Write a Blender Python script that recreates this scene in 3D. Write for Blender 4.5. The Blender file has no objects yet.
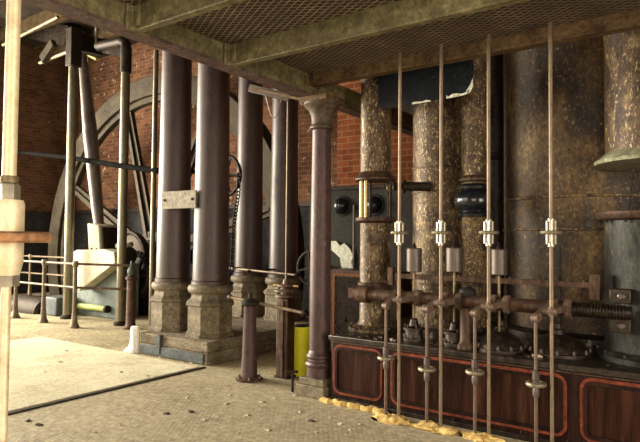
import bpy, math, random
from mathutils import Vector, Matrix
PI = math.pi
sc = bpy.context.scene
col = sc.collection
random.seed(7)

# ------------------------------------------------------------------ camera
F = 573.5; H = 1.6
YAW, PITCH, ROLL = math.radians(-35.2033), math.radians(1.944), math.radians(0.526)
fw = Vector((math.sin(YAW)*math.cos(PITCH), math.cos(YAW)*math.cos(PITCH), math.sin(PITCH)))
rt = Vector((math.cos(YAW), -math.sin(YAW), 0)); up = rt.cross(fw)
c_, s_ = math.cos(ROLL), math.sin(ROLL)
R_, U_ = c_*rt + s_*up, -s_*rt + c_*up
cam_d = bpy.data.cameras.new('camera'); cam = bpy.data.objects.new('camera', cam_d); col.objects.link(cam)
cam_d.sensor_width = 36; cam_d.lens = F*36/640; cam_d.clip_start = 0.05; cam_d.clip_end = 200
m = Matrix((R_, U_, -fw)).transposed().to_4x4(); m.translation = Vector((0, 0, H)); cam.matrix_world = m
sc.camera = cam

def ray(x, y): return R_*((x-320)/F) + U_*(-(y-221)/F) + fw
def at(x, y, Y):                                  # point of a sight line on the plane Y
    d = ray(x, y); return Vector((0, 0, H)) + d*(Y/d.y)
def atz(x, y, z=0.0):
    d = ray(x, y); return Vector((0, 0, H)) + d*((z-H)/d.z)
def hgt(x, y, X, Y):                              # height of image row y above ground point (X,Y)
    d = ray(x, y); return H + d.z*math.hypot(X, Y)/math.hypot(d.x, d.y)
def cyl_fit(xl, xr, Y, y=240):                    # centre X and radius of an upright cylinder
    a = math.atan2(ray(xl, y).x, ray(xl, y).y); b = math.atan2(ray(xr, y).x, ray(xr, y).y)
    mid, half = (a+b)/2, (b-a)/2
    X = Y*math.tan(mid); return X, math.hypot(X, Y)*math.sin(half)

# ------------------------------------------------------------------ materials
MATS = {}
def ramp(nt, fac, stops, interp='LINEAR'):
    r = nt.nodes.new('ShaderNodeValToRGB'); r.color_ramp.interpolation = interp
    e = r.color_ramp.elements
    while len(e) < len(stops): e.new(0.5)
    for i, (p, c) in enumerate(stops):
        e[i].position = p; e[i].color = (*c, 1) if len(c) == 3 else c
    nt.links.new(fac, r.inputs[0]); return r.outputs[0]
def noise(nt, vec, scale, detail=6, rough=.6, dist=0):
    n = nt.nodes.new('ShaderNodeTexNoise'); n.inputs['Scale'].default_value = scale
    n.inputs['Detail'].default_value = detail; n.inputs['Roughness'].default_value = rough
    n.inputs['Distortion'].default_value = dist
    nt.links.new(vec, n.inputs['Vector']); return n.outputs['Fac']
def mix(nt, fac, a, b, mode='MIX'):
    n = nt.nodes.new('ShaderNodeMix'); n.data_type = 'RGBA'; n.blend_type = mode
    for i, v in ((0, fac), (6, a), (7, b)):
        if isinstance(v, (int, float)): n.inputs[i].default_value = v
        elif isinstance(v, tuple): n.inputs[i].default_value = (*v, 1)
        else: nt.links.new(v, n.inputs[i])
    return n.outputs[2]
def mapped(nt, scale=(1, 1, 1), world=False):
    if world:
        g = nt.nodes.new('ShaderNodeNewGeometry').outputs['Position']
    else:
        g = nt.nodes.new('ShaderNodeTexCoord').outputs['Object']
    mp = nt.nodes.new('ShaderNodeMapping'); mp.inputs['Scale'].default_value = scale
    nt.links.new(g, mp.inputs[0]); return mp.outputs[0]
def base_mat(name):
    mt = bpy.data.materials.new(name); mt.use_nodes = True
    return mt, mt.node_tree, mt.node_tree.nodes['Principled BSDF']
def bump(nt, b, h, strength=.4, dist=.01):
    n = nt.nodes.new('ShaderNodeBump'); n.inputs['Strength'].default_value = strength
    n.inputs['Distance'].default_value = dist
    nt.links.new(h, n.inputs['Height']); nt.links.new(n.outputs[0], b.inputs['Normal'])
GRIT = dict(column_paint=(.4, .5), slim_paint=(.45, .45), flaking_gold=(.7, .4), flaking_gold_dark=(.7, .35), rust_cylinder=(.75, .45), blue_grey_iron=(.7, .2),
            girder_olive=(.5, .2), girder_dark=(.6, .2), girder_soffit=(.5, .1), black_gloss=(.3, .6), oily_iron=(.8, .6), brown_iron=(.7, .3), dark_iron=(.7, .12),
            weight_steel=(.25, .5), rod_steel=(.4, .5), rod_pink=(.5, .45), bright_steel=(.2, .6), brass=(.2, .6), near_brass=(.25, .5), guide_steel=(.3, .8), tie_dark=(.3, .0),
            chest_wood=(.6, .2), chest_panel=(.6, .15), red_line=(.6, .3), concrete=(.5, .1), pale_cement=(.35, .1), white_cloth=(.1, .1), yellow_paint=(.15, .4), cream_casting=(.3, .3),
            grey_casting=(.5, .12), wheel_paint=(.4, .03), tar_sheet=(.6, .2), roof_dark=(.5, .03), dado=(.5, .05), column_base=(.55, .3), bed_green=(.4, .2))
def worn(name, stops, scale=6, rough=.5, metal=0.0, fine=40, bmp=.3, stretch=(1, 1, 1), spots=None, dist=.3, r2=None):
    """layered noise colour: stops = ramp; spots = (colour, threshold, scale, softness)"""
    mt, nt, b = base_mat(name)
    v = mapped(nt, stretch)
    n1 = noise(nt, v, scale, 8, .65, dist)
    c = ramp(nt, n1, stops)
    n2 = noise(nt, v, fine, 6, .7)
    for s in (spots or []):
        ns = noise(nt, v, s[2], 6, .65, .2)
        f = ramp(nt, ns, [(s[1], (0, 0, 0)), (min(1, s[1]+s[3]), (1, 1, 1))])
        c = mix(nt, f, c, s[0])
    g, sp_ = GRIT.get(name, (.55, .25))
    n3 = noise(nt, v, fine*.45, 8, .72, .3)
    c = mix(nt, g, c, ramp(nt, n3, [(.36, (.10, .10, .10)), (.50, (.48, .48, .48)), (.64, (.90, .88, .85))]), 'OVERLAY')
    c = mix(nt, .5, c, ramp(nt, n2, [(.3, (.32, .32, .32)), (.7, (.68, .68, .68))]), 'OVERLAY')
    nt.links.new(c, b.inputs['Base Color']); b.inputs['Specular IOR Level'].default_value = sp_
    rr = ramp(nt, n1, [(.3, (rough,)*3), (.7, ((r2 or min(1, rough+.2)),)*3)])
    nt.links.new(rr, b.inputs['Roughness']); b.inputs['Metallic'].default_value = metal
    bump(nt, b, n2, bmp, .006)
    MATS[name] = mt; return mt

def brick_mat(name, w, h, c1, c2, mortar, axis='X', white=0.0):
    mt, nt, b = base_mat(name)
    g = nt.nodes.new('ShaderNodeNewGeometry'); sp = nt.nodes.new('ShaderNodeSeparateXYZ')
    nt.links.new(g.outputs['Position'], sp.inputs[0])
    cb = nt.nodes.new('ShaderNodeCombineXYZ'); nt.links.new(sp.outputs[axis], cb.inputs[0]); nt.links.new(sp.outputs['Z'], cb.inputs[1])
    br = nt.nodes.new('ShaderNodeTexBrick'); nt.links.new(cb.outputs[0], br.inputs['Vector'])
    br.inputs['Scale'].default_value = 1; br.inputs['Brick Width'].default_value = w; br.inputs['Row Height'].default_value = h
    br.inputs['Mortar Size'].default_value = h*.09; br.inputs['Mortar Smooth'].default_value = .3
    br.inputs['Color1'].default_value = (*c1, 1); br.inputs['Color2'].default_value = (*c2, 1); br.inputs['Mortar'].default_value = (*mortar, 1)
    n = noise(nt, cb.outputs[0], 1.3, 6, .6); n2 = noise(nt, cb.outputs[0], 25, 5, .7)
    c = mix(nt, .85, br.outputs['Color'], ramp(nt, n, [(.3, (.30, .28, .28)), (.6, (.6, .58, .56))]), 'OVERLAY')
    c = mix(nt, .5, c, ramp(nt, n2, [(.3, (.3, .3, .3)), (.7, (.65, .65, .65))]), 'OVERLAY')
    if white:
        n3 = noise(nt, cb.outputs[0], 5, 6, .7)
        c = mix(nt, ramp(nt, n3, [(1-white, (0, 0, 0)), (min(1, 1.08-white), (1, 1, 1))]), c, (.55, .45, .33))
    nt.links.new(c, b.inputs['Base Color']); b.inputs['Roughness'].default_value = .9
    bump(nt, b, br.outputs['Fac'], -.5, .01)
    MATS[name] = mt; return mt

worn('column_paint', [(.3, (.028, .0155, .0145)), (.55, (.050, .028, .026)), (.75, (.09, .056, .047))], 3, .34, .0, 60, .25, (1, 1, .35))
worn('column_base', [(.3, (.10, .08, .055)), (.6, (.19, .155, .105)), (.8, (.29, .24, .16))], 6, .55, .05, 50, .3)
worn('slim_paint', [(.3, (.045, .023, .024)), (.6, (.08, .043, .043)), (.8, (.13, .085, .072))], 4, .38, .15, 60, .25, (1, 1, .4),
     [((.26, .19, .08), .66, 9, .08)])
worn('girder_olive', [(.3, (.085, .07, .038)), (.55, (.165, .142, .072)), (.8, (.27, .235, .13))], 5, .5, .1, 45, .3, (1, 1, 1),
     [((.09, .06, .04), .62, 7, .1)])
worn('girder_dark', [(.3, (.05, .026, .016)), (.6, (.13, .082, .04)), (.8, (.21, .15, .075))], 6, .55, .1, 45, .3)
worn('girder_soffit', [(.3, (.08, .05, .05)), (.6, (.15, .10, .09)), (.8, (.22, .16, .14))], 6, .6, .1, 45, .3)
worn('flaking_gold', [(.34, (.035, .019, .012)), (.5, (.095, .06, .034)), (.64, (.20, .145, .08))], 7, .42, .3, 70, .5, (1, 1, .6),
     [((.46, .34, .17), .57, 48, .05), ((.045, .026, .016), .53, 6, .10), ((.40, .30, .15), .62, 16, .05)])
worn('flaking_gold_dark', [(.32, (.04, .024, .014)), (.5, (.10, .062, .03)), (.68, (.19, .125, .05))], 6, .5, .2, 70, .5, (1, 1, .7),
     [((.36, .27, .12), .55, 60, .05), ((.03, .022, .018), .54, 9, .08)])
worn('rust_cylinder', [(.36, (.012, .010, .009)), (.47, (.045, .028, .017)), (.56, (.095, .058, .028)), (.68, (.20, .135, .06))], 1.6, .42, .3, 60, .5, (1, 1, .7),
     [((.24, .17, .075), .58, 45, .08), ((.05, .062, .075), .62, 3.5, .08), ((.012, .010, .009), .60, 5, .12)], .8)
worn('blue_grey_iron', [(.3, (.022, .020, .018)), (.55, (.045, .046, .042)), (.75, (.10, .095, .07))], 4, .42, .3, 60, .3, (1, 1, .5),
     [((.20, .13, .06), .62, 8, .08)])
worn('oily_iron', [(.3, (.012, .009, .007)), (.6, (.038, .027, .019)), (.8, (.085, .062, .042))], 12, .28, .5, 60, .5)
worn('black_gloss', [(.3, (.006, .008, .011)), (.7, (.016, .02, .026))], 8, .12, .1, 40, .1)
worn('dark_iron', [(.3, (.014, .010, .008)), (.6, (.034, .025, .019)), (.8, (.065, .05, .036))], 8, .45, .4, 60, .4)
worn('grey_casting', [(.3, (.018, .016, .015)), (.6, (.036, .033, .03)), (.8, (.065, .06, .052))], 4, .5, .3, 60, .3)
worn('brown_iron', [(.3, (.035, .019, .013)), (.55, (.085, .048, .032)), (.8, (.19, .13, .085))], 10, .42, .35, 60, .4, (1, 1, .5))
worn('rod_steel', [(.3, (.14, .10, .065)), (.6, (.27, .20, .135)), (.8, (.40, .32, .22))], 10, .4, .35, 80, .2, (1, 1, .2))
worn('rod_pink', [(.3, (.09, .06, .045)), (.6, (.17, .115, .085)), (.8, (.28, .21, .16))], 10, .45, .3, 80, .2, (1, 1, .2))
worn('bright_steel', [(.3, (.28, .25, .19)), (.6, (.46, .42, .34)), (.8, (.62, .58, .48))], 14, .25, .6, 80, .15)
worn('brass', [(.3, (.42, .28, .10)), (.6, (.62, .46, .20)), (.8, (.75, .60, .33))], 8, .28, .6, 80, .15)
worn('old_brass', [(.3, (.12, .09, .05)), (.6, (.23, .18, .105)), (.8, (.36, .30, .19))], 8, .35, .5, 80, .2)
worn('weight_steel', [(.3, (.085, .07, .062)), (.6, (.135, .11, .10)), (.8, (.21, .175, .16))], 8, .32, .5, 80, .15, (1, 1, .3))
worn('chest_wood', [(.3, (.007, .0025, .002)), (.55, (.017, .006, .004)), (.8, (.045, .018, .011))], 5, .3, .1, 60, .3, (1, 1, .15),
     [((.30, .26, .2), .70, 60, .05)])
worn('chest_panel', [(.3, (.010, .0035, .002)), (.5, (.030, .009, .005)), (.75, (.085, .034, .02))], 6, .35, .1, 60, .3, (1.6, 1, .12),
     [((.30, .26, .2), .71, 60, .05)])
worn('red_line', [(.3, (.09, .02, .009)), (.6, (.18, .034, .014)), (.8, (.26, .06, .027))], 8, .4, 0, 60, .3, (1, 1, 1), [((.10, .03, .02), .63, 10, .08)])
worn('yellow_foam', [(.3, (.42, .27, .08)), (.6, (.66, .47, .18)), (.8, (.8, .63, .32))], 12, .8, 0, 60, .8)
worn('yellow_paint', [(.3, (.74, .70, .02)), (.6, (.88, .84, .03)), (.8, (.92, .88, .07))], 6, .4, 0, 60, .1, (1, 1, 1), [((.16, .13, .04), .67, 45, .04)])
worn('white_cloth', [(.3, (.68, .66, .60)), (.7, (.88, .87, .82))], 8, .9, 0, 30, .5)
worn('flaked_white', [(.3, (.50, .52, .44)), (.7, (.78, .79, .68))], 14, .85, 0, 60, .6)
worn('stone', [(.3, (.12, .10, .075)), (.55, (.22, .185, .14)), (.8, (.30, .26, .2))], 4, .85, 0, 40, .6, (1, 1, 2.5))
worn('blue_iron', [(.3, (.05, .058, .062)), (.6, (.10, .112, .118)), (.8, (.17, .18, .175))], 5, .5, .2, 60, .3)
worn('bed_green', [(.3, (.10, .12, .115)), (.6, (.17, .20, .19)), (.8, (.25, .28, .26))], 4, .5, .1, 60, .3)
worn('cream_casting', [(.3, (.36, .32, .22)), (.6, (.52, .48, .36)), (.8, (.66, .62, .5))], 5, .5, 0, 60, .3)
worn('wheel_paint', [(.3, (.03, .025, .018)), (.6, (.06, .05, .038)), (.8, (.10, .088, .068))], 3, .4, .25, 60, .25)
worn('timber', [(.3, (.035, .024, .014)), (.6, (.075, .052, .03)), (.8, (.12, .09, .055))], 4, .8, 0, 50, .4, (1, .15, 1))
worn('roof_dark', [(.3, (.02, .016, .013)), (.7, (.05, .04, .032))], 3, .9, 0, 50, .3)
worn('concrete', [(.3, (.27, .23, .15)), (.5, (.38, .33, .22)), (.7, (.47, .42, .29))], 1.6, .85, 0, 45, .5, (1, 1, 1), [((.20, .16, .10), .66, 12, .08), ((.68, .63, .48), .62, 22, .1)])
worn('pale_cement', [(.3, (.50, .46, .33)), (.5, (.62, .58, .43)), (.7, (.72, .68, .53))], 1.8, .85, 0, 50, .5, (1, 1, 1), [((.40, .34, .22), .67, 11, .1)])
worn('plaster', [(.3, (.12, .09, .065)), (.7, (.18, .14, .10))], 2, .9, 0, 30, .3)
worn('dado', [(.3, (.018, .017, .018)), (.6, (.038, .037, .038)), (.8, (.07, .068, .068))], 1.5, .7, 0, 30, .3)
worn('chip', [(.3, (.45, .38, .25)), (.7, (.75, .68, .52))], 20, .8, 0, 30, .5)
worn('dark_chip', [(.3, (.06, .045, .035)), (.7, (.13, .10, .08))], 20, .7, 0, 30, .5)
worn('tar_sheet', [(.3, (.003, .004, .007)), (.6, (.007, .010, .014)), (.8, (.02, .024, .028))], 9, .35, .1, 60, .5, (1, 1, 1), [((.35, .36, .30), .70, 18, .05)])
worn('joint_steel', [(.3, (.18, .145, .10)), (.6, (.32, .27, .19)), (.8, (.46, .40, .3))], 14, .35, .4, 80, .3)
worn('flange_cream', [(.3, (.16, .15, .095)), (.6, (.30, .30, .2)), (.8, (.42, .42, .3))], 8, .5, 0, 60, .3)
worn('capital_paint', [(.3, (.04, .024, .02)), (.55, (.085, .06, .04)), (.8, (.15, .12, .07))], 6, .45, .1, 60, .3)
worn('guide_steel', [(.3, (.09, .075, .045)), (.6, (.16, .14, .085)), (.8, (.25, .22, .14))], 10, .3, .65, 80, .15, (1, 1, .2))
worn('tie_dark', [(.3, (.006, .006, .006)), (.8, (.014, .0135, .013))], 8, .7, 0, 50, .3)
worn('rust_line', [(.3, (.16, .06, .025)), (.6, (.26, .11, .045)), (.8, (.3, .15, .07))], 10, .6, 0, 50, .4)
worn('board_pale', [(.3, (.15, .135, .10)), (.6, (.24, .215, .165)), (.8, (.32, .29, .23))], 8, .6, 0, 50, .3)
worn('near_brass', [(.3, (.62, .50, .32)), (.6, (.8, .70, .5)), (.8, (.88, .8, .62))], 12, .38, .25, 80, .15)
worn('wheel_copper', [(.3, (.34, .17, .09)), (.6, (.50, .28, .15)), (.8, (.6, .38, .22))], 12, .3, .5, 80, .15)
brick_mat('brick_far', .26, .105, (.15, .068, .038), (.075, .037, .024), (.13, .10, .072), 'X', .40)
brick_mat('brick_left', .24, .09, (.13, .065, .038), (.075, .038, .025), (.12, .095, .07), 'Y', .34)
brick_mat('brick_near', .27, .11, (.26, .085, .036), (.18, .058, .028), (.26, .165, .10), 'X')

def tread_mat():
    mt, nt, b = base_mat('tread_plate')
    v = mapped(nt, (1, 1, 1), True)
    w = nt.nodes.new('ShaderNodeTexBrick'); nt.links.new(v, w.inputs['Vector'])
    w.inputs['Scale'].default_value = 1; w.inputs['Brick Width'].default_value = .05; w.inputs['Row Height'].default_value = .035
    w.inputs['Mortar Size'].default_value = .0045; w.inputs['Mortar Smooth'].default_value = .5
    w.inputs['Color1'].default_value = (.45, .395, .275, 1); w.inputs['Color2'].default_value = (.39, .34, .235, 1); w.inputs['Mortar'].default_value = (.14, .10, .055, 1)
    n = noise(nt, v, 1.4, 7, .65); n2 = noise(nt, v, 30, 6, .7); n3 = noise(nt, v, 7, 6, .7)
    dust = mix(nt, ramp(nt, n, [(.35, (0, 0, 0)), (.62, (1, 1, 1))]), w.outputs['Color'], (.42, .365, .25))
    c = mix(nt, ramp(nt, n3, [(.60, (0, 0, 0)), (.70, (1, 1, 1))]), dust, (.24, .185, .115))
    c = mix(nt, ramp(nt, n2, [(.66, (0, 0, 0)), (.70, (1, 1, 1))]), c, (.62, .55, .40))
    n4 = noise(nt, v, 14, 8, .75, .3)
    c = mix(nt, .6, c, ramp(nt, n4, [(.36, (.2, .19, .18)), (.5, (.48, .48, .48)), (.64, (.8, .79, .77))]), 'OVERLAY')
    c = mix(nt, .5, c, ramp(nt, n2, [(.3, (.32, .32, .32)), (.7, (.68, .68, .68))]), 'OVERLAY')
    nt.links.new(c, b.inputs['Base Color']); b.inputs['Roughness'].default_value = .7; b.inputs['Specular IOR Level'].default_value = .15
    bump(nt, b, w.outputs['Fac'], -.8, .012); MATS['tread_plate'] = mt
tread_mat()
def grating_mat():
    mt, nt, b = base_mat('grating')
    g = nt.nodes.new('ShaderNodeNewGeometry')
    mp = nt.nodes.new('ShaderNodeMapping'); mp.inputs['Rotation'].default_value = (0, 0, 0)
    nt.links.new(g.outputs['Position'], mp.inputs[0])
    sp = nt.nodes.new('ShaderNodeSeparateXYZ'); nt.links.new(mp.outputs[0], sp.inputs[0])
    def math_(op, a, bb):
        n = nt.nodes.new('ShaderNodeMath'); n.operation = op
        for i, v in ((0, a), (1, bb)):
            if v is None: continue
            if isinstance(v, (int, float)): n.inputs[i].default_value = v
            else: nt.links.new(v, n.inputs[i])
        return n.outputs[0]
    u = math_('MULTIPLY', sp.outputs['X'], 1/.10); w = math_('MULTIPLY', sp.outputs['Y'], 1/.058)
    a = math_('ABSOLUTE', math_('SUBTRACT', math_('FRACT', math_('ADD', u, w), None), .5), None)
    d = math_('ABSOLUTE', math_('SUBTRACT', math_('FRACT', math_('SUBTRACT', u, w), None), .5), None)
    mx = math_('MAXIMUM', a, d)
    line = ramp(nt, mx, [(.36, (0, 0, 0)), (.42, (1, 1, 1))])
    n = noise(nt, g.outputs['Position'], 5, 6, .65)
    rib = ramp(nt, n, [(.35, (.14, .09, .06)), (.6, (.27, .19, .125)), (.75, (.42, .33, .22))])
    c = mix(nt, line, (.016, .011, .011), rib)
    nt.links.new(c, b.inputs['Base Color']); b.inputs['Roughness'].default_value = .6
    bump(nt, b, line, .6, .01); MATS['grating'] = mt
grating_mat()
for _n in ('roof_dark', 'timber', 'dado', 'plaster', 'brick_far', 'brick_left', 'brick_near', 'concrete', 'pale_cement', 'stone'):
    MATS[_n].node_tree.nodes['Principled BSDF'].inputs['Specular IOR Level'].default_value = .0
def flat(name, c, rough=.6, metal=0):
    mt, nt, b = base_mat(name); n = noise(nt, mapped(nt), 12)
    nt.links.new(ramp(nt, n, [(.3, tuple(x*.8 for x in c)), (.7, c)]), b.inputs['Base Color'])
    b.inputs['Roughness'].default_value = rough; b.inputs['Metallic'].default_value = metal; MATS[name] = mt
flat('red_mark', (.7, .06, .02)); flat('lit_pipe_green', (.35, .42, .12)); flat('window_paint', (.5, .5, .46))
mt, nt, b = base_mat('glass'); b.inputs['Transmission Weight'].default_value = 1; b.inputs['Roughness'].default_value = .02
b.inputs['Base Color'].default_value = (.95, .97, .96, 1); b.inputs['IOR'].default_value = 1.1; MATS['glass'] = mt

# ------------------------------------------------------------------ mesh helpers
class MB:
    def __init__(s): s.v = []; s.f = []
    def add(s, vs, fs):
        o = len(s.v); s.v += [Vector(p) for p in vs]; s.f += [tuple(i+o for i in f) for f in fs]; return s
    def box(s, x0, x1, y0, y1, z0, z1, rot=0, piv=None):
        vs = [Vector((x, y, z)) for z in (z0, z1) for (x, y) in ((x0, y0), (x1, y0), (x1, y1), (x0, y1))]
        if rot:
            p = Vector(piv) if piv else Vector(((x0+x1)/2, (y0+y1)/2, (z0+z1)/2))
            M = Matrix.Rotation(rot, 3, 'Z'); vs = [M @ (v-p) + p for v in vs]
        return s.add(vs, [(3, 2, 1, 0), (4, 5, 6, 7), (0, 1, 5, 4), (1, 2, 6, 5), (2, 3, 7, 6), (3, 0, 4, 7)])
    def frame(s, a, b):
        a, b = Vector(a), Vector(b); z = (b-a).normalized()
        x = z.cross(Vector((0, 0, 1)))
        if x.length < 1e-3: x = Vector((1, 0, 0))
        x.normalize(); return a, b, x, z.cross(x)
    def bar(s, a, b, w, h=None):                  # rectangular bar: w across (level), h the other way
        h = h or w; a, b, x, y = s.frame(a, b)
        vs = [p + x*i*w/2 + y*j*h/2 for p in (a, b) for (i, j) in ((-1, -1), (1, -1), (1, 1), (-1, 1))]
        return s.add(vs, [(3, 2, 1, 0), (4, 5, 6, 7), (0, 1, 5, 4), (1, 2, 6, 5), (2, 3, 7, 6), (3, 0, 4, 7)])
    def tube(s, pts, r, n=16):                    # r number or list
        pts = [Vector(p) for p in pts]; rs = r if isinstance(r, (list, tuple)) else [r]*len(pts)
        _, _, x, _ = s.frame(pts[0], pts[1]) if (pts[1]-pts[0]).length > 1e-6 else (0, 0, Vector((1, 0, 0)), 0)
        vs = []
        for i, p in enumerate(pts):
            t = (pts[min(i+1, len(pts)-1)] - pts[max(i-1, 0)]).normalized()
            x = (x - t*x.dot(t)).normalized(); y = t.cross(x)
            vs += [p + (x*math.cos(2*PI*k/n) + y*math.sin(2*PI*k/n))*rs[i] for k in range(n)]
        fs = [(i*n+k, i*n+(k+1) % n, (i+1)*n+(k+1) % n, (i+1)*n+k) for i in range(len(pts)-1) for k in range(n)]
        fs += [tuple(range(n))[::-1], tuple((len(pts)-1)*n+k for k in range(n))]
        return s.add(vs, fs)
    def lathe(s, X, Y, prof, n=48, phase=0, axis=None):   # prof: (r, z)
        vs = []
        for r, z in prof:
            for k in range(n):
                a = 2*PI*k/n+phase
                vs.append(Vector((X+r*math.cos(a), Y+r*math.sin(a), z)))
        fs = [(i*n+k, i*n+(k+1) % n, (i+1)*n+(k+1) % n, (i+1)*n+k) for i in range(len(prof)-1) for k in range(n)]
        fs += [tuple(range(n))[::-1], tuple((len(prof)-1)*n+k for k in range(n))]
        return s.add(vs, fs)
    def lathe_ax(s, a, d, prof, n=32):            # prof: (r, t) along direction d from a
        a = Vector(a); d = Vector(d).normalized(); _, _, x, y = s.frame(a, a+d)
        vs = [a + d*t + (x*math.cos(2*PI*k/n)+y*math.sin(2*PI*k/n))*r for r, t in prof for k in range(n)]
        fs = [(i*n+k, i*n+(k+1) % n, (i+1)*n+(k+1) % n, (i+1)*n+k) for i in range(len(prof)-1) for k in range(n)]
        fs += [tuple(range(n))[::-1], tuple((len(prof)-1)*n+k for k in range(n))]
        return s.add(vs, fs)
    def torus(s, c, nrm, R, r, n=40, m_=10, sy=1):
        c = Vector(c); _, _, x, y = s.frame(c, c+Vector(nrm)); nz = Vector(nrm).normalized(); vs = []
        for i in range(n):
            a = 2*PI*i/n; d = x*math.cos(a)+y*math.sin(a)
            for j in range(m_):
                q = 2*PI*j/m_; vs.append(c + d*(R+r*math.cos(q)) + nz*r*sy*math.sin(q))
        fs = [(i*m_+j, ((i+1) % n)*m_+j, ((i+1) % n)*m_+(j+1) % m_, i*m_+(j+1) % m_) for i in range(n) for j in range(m_)]
        return s.add(vs, fs)
    def ring(s, c, nrm, R0, R1, w, n=96):         # flat rim of rectangular section
        c = Vector(c); _, _, x, y = s.frame(c, c+Vector(nrm)); nz = Vector(nrm).normalized(); vs = []
        for i in range(n):
            a = 2*PI*i/n; d = x*math.cos(a)+y*math.sin(a)
            for (R, t) in ((R0, -w/2), (R1, -w/2), (R1, w/2), (R0, w/2)): vs.append(c+d*R+nz*t)
        fs = [(i*4+j, ((i+1) % n)*4+j, ((i+1) % n)*4+(j+1) % 4, i*4+(j+1) % 4) for i in range(n) for j in range(4)]
        return s.add(vs, fs)
    def prism(s, poly, d):                        # poly: 3-D outline, extruded by vector d
        n = len(poly); d = Vector(d); vs = [Vector(p) for p in poly] + [Vector(p)+d for p in poly]
        return s.add(vs, [tuple(range(n))[::-1], tuple(range(n, 2*n))] + [(i, (i+1) % n, n+(i+1) % n, n+i) for i in range(n)])
    def ball(s, c, r, n=20, sq=(1, 1, 1)):
        prof = [(max(1e-4, math.sin(PI*i/12)), -math.cos(PI*i/12)) for i in range(13)]
        t = MB().lathe(0, 0, prof, n); c = Vector(c)
        return s.add([Vector((v.x*r*sq[0], v.y*r*sq[1], v.z*r*sq[2]))+c for v in t.v], t.f)
    def blob(s, c, r, sq=(1, 1, .5), seed=0, amp=.3):
        rd = random.Random(seed); t = MB().ball((0, 0, 0), 1, 18); c = Vector(c)
        ph = [(rd.uniform(2, 5), rd.uniform(0, 6), Vector((rd.uniform(-1, 1), rd.uniform(-1, 1), rd.uniform(-1, 1)))) for _ in range(6)]
        vs = []
        for v in t.v:
            k = 1+amp*sum(math.sin(f*v.dot(w)*2+p) for f, p, w in ph)/3
            z = v.z*sq[2]*k*r
            vs.append(c + Vector((v.x*k*r*sq[0], v.y*k*r*sq[1], max(z, -.0*r))))
        return s.add(vs, t.f)
    def build(s, name, mt, parent=None, bevel=0, sharp=.6):
        root = None
        if parent is not None:
            root = parent
            off = Vector(parent.get('_w', (0, 0, 0)))
        else:
            xs = [v.x for v in s.v]; ys = [v.y for v in s.v]; zs = [v.z for v in s.v]
            off = Vector(((min(xs)+max(xs))/2, (min(ys)+max(ys))/2, min(zs)))
        me = bpy.data.meshes.new(name); me.from_pydata([tuple(v-off) for v in s.v], [], s.f)
        me.validate(); me.update()
        import bmesh
        bm = bmesh.new(); bm.from_mesh(me); bmesh.ops.recalc_face_normals(bm, faces=bm.faces); bm.to_mesh(me); bm.free()
        me.polygons.foreach_set('use_smooth', [True]*len(me.polygons)); me.set_sharp_from_angle(angle=sharp)
        me.materials.append(MATS[mt])
        o = bpy.data.objects.new(name, me); col.objects.link(o)
        if parent is None: o.location = off; o['_w'] = tuple(off)
        else: o.parent = parent; o['_w'] = tuple(off)
        if bevel:
            b = o.modifiers.new('bevel', 'BEVEL'); b.width = bevel; b.segments = 2; b.limit_method = 'ANGLE'; b.angle_limit = .7
        return o

def tag(o, label, cat, group=None):
    o['label'] = label; o['category'] = cat
    if group: o['group'] = group
    return o
def struct(o): o['kind'] = 'structure'; return o
def thing(name, loc, label, cat, group=None):
    o = bpy.data.objects.new(name, None); col.objects.link(o); o.location = loc; o['_w'] = tuple(loc); o.empty_display_size = .1
    return tag(o, label, cat, group)
def B(*a, **k): return MB().box(*a, **k)

BOLT = {}
def bolts(parent, pts, r=.014, h=.025, mt='oily_iron', d=(0, 0, 1), name='bolt', n=6):
    """one bolt mesh, one object per bolt"""
    key = (r, h, mt, tuple(d), n)
    w0 = Vector(parent.get('_w', (0, 0, 0)))
    for p in pts:
        if key not in BOLT:
            o = MB().lathe_ax((0, 0, 0), d, [(r, 0), (r, h*.6), (r*.6, h)], n).build(name, mt)
            BOLT[key] = o.data; o.data.transform(Matrix.Translation(o.location))
        else:
            o = bpy.data.objects.new(name, BOLT[key]); col.objects.link(o)
        o.parent = parent; o.location = Vector(p)-w0; o['_w'] = tuple(w0)
def circ(X, Y, R, z, n): return [(X+R*math.cos(2*PI*k/n+.2), Y+R*math.sin(2*PI*k/n+.2), z) for k in range(n)]
def copies(parent, first, locs_rots): pass

# ------------------------------------------------------------------ the room
XL, XR, YB, YF, ZR = -16.5, 4.6, -4.0, 10.2, 7.2
fl = MB()
PX0, PX1, PY0, PY1 = -15.6, -5.6, 8.0, 9.4       # wheel pit
fl.box(-5.3, XR, YB, YF, -.25, 0)
struct(fl.build('floor', 'tread_plate'))
fl = MB()
for a in ((XL, -5.3, YB, PY0), (XL, PX0, PY0, PY1), (PX1, -5.3, PY0, PY1), (XL, -5.3, PY1, YF)): fl.box(*a, -.25, 0)
struct(fl.build('floor', 'concrete'))
pit = MB().box(PX0-.2, PX0, PY0, PY1, -3.6, -.25).box(PX1, PX1+.2, PY0, PY1, -3.6, -.25).box(PX0, PX1, PY0-.2, PY0, -3.6, -.25).box(PX0, PX1, PY1, PY1+.2, -3.6, -.25).box(PX0, PX1, PY0, PY1, -3.8, -3.6)
struct(pit.build('floor', 'roof_dark'))
struct(B(XL, XR, YF, YF+.3, 2.45, ZR).build('wall_back', 'brick_far'))
struct(B(XL, XR, YF-.05, YF+.3, 0, 2.35).build('wall_back', 'dado'))
struct(B(XL, XR, YF-.16, YF+.3, 2.35, 2.45).build('trim_1', 'dark_iron'))
struct(B(XL, XL+.06, 5.8, YF-.17, 0, 2.35).build('wall_left', 'dado'))
NX = -5.9
struct(B(NX, 1.0, 8.9, 9.2, 0, 6.0).build('wall_inner', 'brick_near'))
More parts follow.
